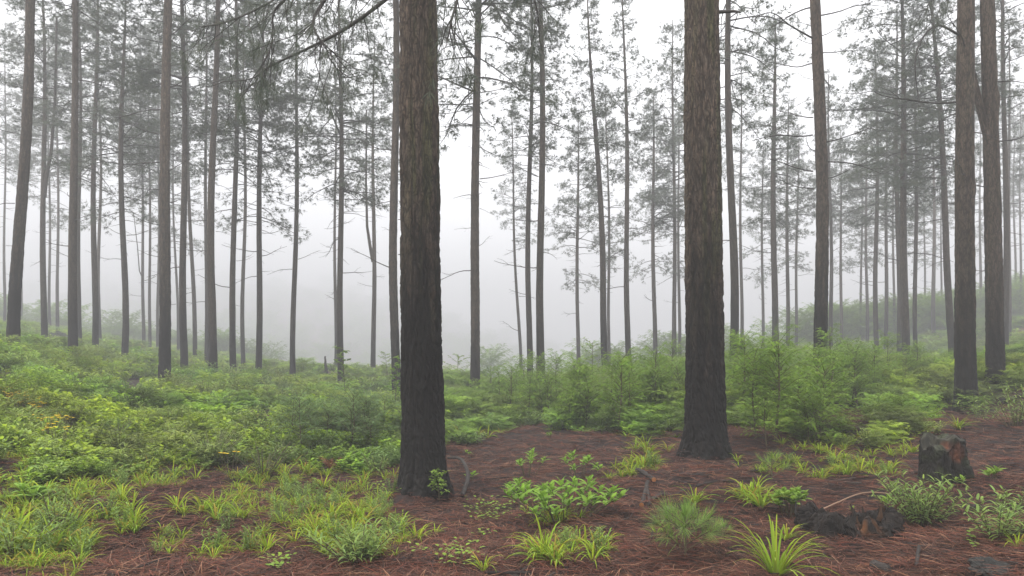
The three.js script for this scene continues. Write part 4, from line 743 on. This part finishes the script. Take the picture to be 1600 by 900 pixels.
function stick(name, label, pts, r0, r1, ends, mat = M.wood, sides = 8) { // pts: [column, row, lift]
  const P = pts.map(([x, y, l = 0]) => { const p = ground(x, y); p.y += l + r0 * 0.6; return p; }), o = P[0].clone(), t = thing(name, label, 'branch', o);
  const c = new THREE.CatmullRomCurve3(P.map(p => p.clone().sub(o))), g = new G(), R = rng(Math.round(pts[0][0] * 3 + pts[0][1])); const line = c.getPoints(Math.max(6, pts.length * 5)).map((p, i) => p.add(V((R() - 0.5), (R() - 0.5), (R() - 0.5)).multiplyScalar(r0 * 0.35)));
  g.tube(line, s => mix(r0, r1, s), sides, [1, 1, 1], true); const m = part('wood', g.geo(), mat, t);
  if (ends) for (const e of ends) { const i = e ? line.length - 1 : 0, d = line[i].clone().sub(line[e ? i - 1 : 1]).normalize(), q = part('cut_end', new THREE.CylinderGeometry((e ? r1 : r0) * 0.97, (e ? r1 : r0) * 0.97, 0.008, 12), M.cut, t); q.position.copy(line[i]).addScaledVector(d, 0.003); q.quaternion.setFromUnitVectors(V(0, 1, 0), d); }
  return t;
}
stick('curved_branch', 'thick grey curved branch against the right foot of the nearest trunk', [[700, 724, 0.07], [714, 727, 0.1], [727, 740, 0.1], [731, 757, 0.06], [722, 778, 0.02]], 0.018, 0.03, null);
stick('broken_branch', 'short thick branch with orange cut end, upper one of the broken pile', [[1022, 757, 0.03], [1003, 748, 0.06], [995, 744, 0.06]], 0.027, 0.024, [0]);
stick('broken_branch', 'short branch with orange end lying lower in the broken pile', [[1003, 793, 0.01], [1008, 778, 0.03], [1012, 758, 0.02]], 0.025, 0.022, [0]);
stick('broken_branch', 'dark upright piece at the front of the broken pile', [[1016, 794, 0], [1014, 780, 0.02], [1010, 770, 0.03]], 0.022, 0.02, null);
stick('broken_branch', 'dark crooked branch running right from the broken pile', [[1018, 786, 0.01], [1030, 780, 0.02], [1040, 778, 0.02], [1052, 780, 0.01]], 0.026, 0.016, null);
stick('fallen_stick', 'long dark stick on the needles before the second near trunk', [[1062, 744, 0.01], [1085, 746, 0.02], [1105, 742, 0.02], [1135, 736, 0.01]], 0.014, 0.008, null);
stick('fallen_stick', 'lower dark stick before the second near trunk', [[1088, 762, 0], [1110, 758, 0.01], [1124, 756, 0.01]], 0.016, 0.01, null);
stick('fallen_stick', 'short dark stick right of the lower stick', [[1130, 754, 0.005], [1145, 756, 0.01], [1156, 758, 0]], 0.014, 0.01, null);
stick('fallen_stick', 'dark stick just right of the tuft above the pine seedling', [[1055, 776, 0], [1072, 770, 0.015], [1090, 769, 0]], 0.016, 0.01, null);
stick('fallen_stick', 'thin stick running back from the broken pile', [[1035, 742, 0], [1055, 738, 0.01], [1080, 732, 0]], 0.01, 0.006, null);
stick('fallen_stick', 'thin stick curving along the right side of the broad-leaved shrub', [[950, 830, 0], [965, 820, 0.01], [985, 812, 0.02], [990, 800, 0.01]], 0.01, 0.006, null);
stick('fallen_stick', 'pale thin stick lying across the burnt rotten stump', [[1252, 822, 0.05], [1310, 812, 0.16], [1350, 800, 0.18], [1392, 792, 0.12]], 0.008, 0.005, null, new THREE.MeshStandardMaterial({ color: new THREE.Color(0.24, 0.15, 0.1), roughness: 0.9, vertexColors: true }));
stick('fallen_stick', 'dark log end on the needles at the bottom right', [[1365, 893, 0], [1376, 898, 0.02], [1390, 902, 0.02]], 0.05, 0.03, null);
stick('fallen_stick', 'thin pale stick leaning in the needles at the bottom right', [[1435, 868, 0], [1448, 874, 0.02], [1462, 877, 0.01]], 0.007, 0.005, null, new THREE.MeshStandardMaterial({ color: new THREE.Color(0.25, 0.16, 0.11), roughness: 0.9, vertexColors: true }));
stick('fallen_stick', 'short stick standing up at the bottom right', [[1432, 888, 0], [1434, 876, 0.03], [1436, 868, 0.06]], 0.016, 0.012, null);
stick('fallen_stick', 'dark fallen stick on the bare path by the right edge', [[1560, 632, 0], [1580, 627, 0.02], [1602, 622, 0.02]], 0.05, 0.04, null);
stick('fallen_stick', 'long straw-coloured grass stalk lying in front of the nearest trunk', [[640, 818, 0], [690, 819, 0.01], [740, 816, 0]], 0.003, 0.002, null, new THREE.MeshStandardMaterial({ color: new THREE.Color(0.26, 0.2, 0.1), roughness: 0.9, vertexColors: true }));
stick('leaning_stem', 'thin dead stem leaning left over the shrubs beside the second near trunk', [[1052, 575, 0], [1046, 575, 0.9], [1038, 575, 1.9], [1030, 575, 2.5]], 0.05, 0.02, null);
stick('dead_snag', 'short broken dead snag standing between the slender lone pine and mid grey pine', [[510, 586, 0], [509, 586, 0.5], [508, 586, 1.1]], 0.12, 0.05, null, M.wood, 10);

renderer.render(scene, camera);
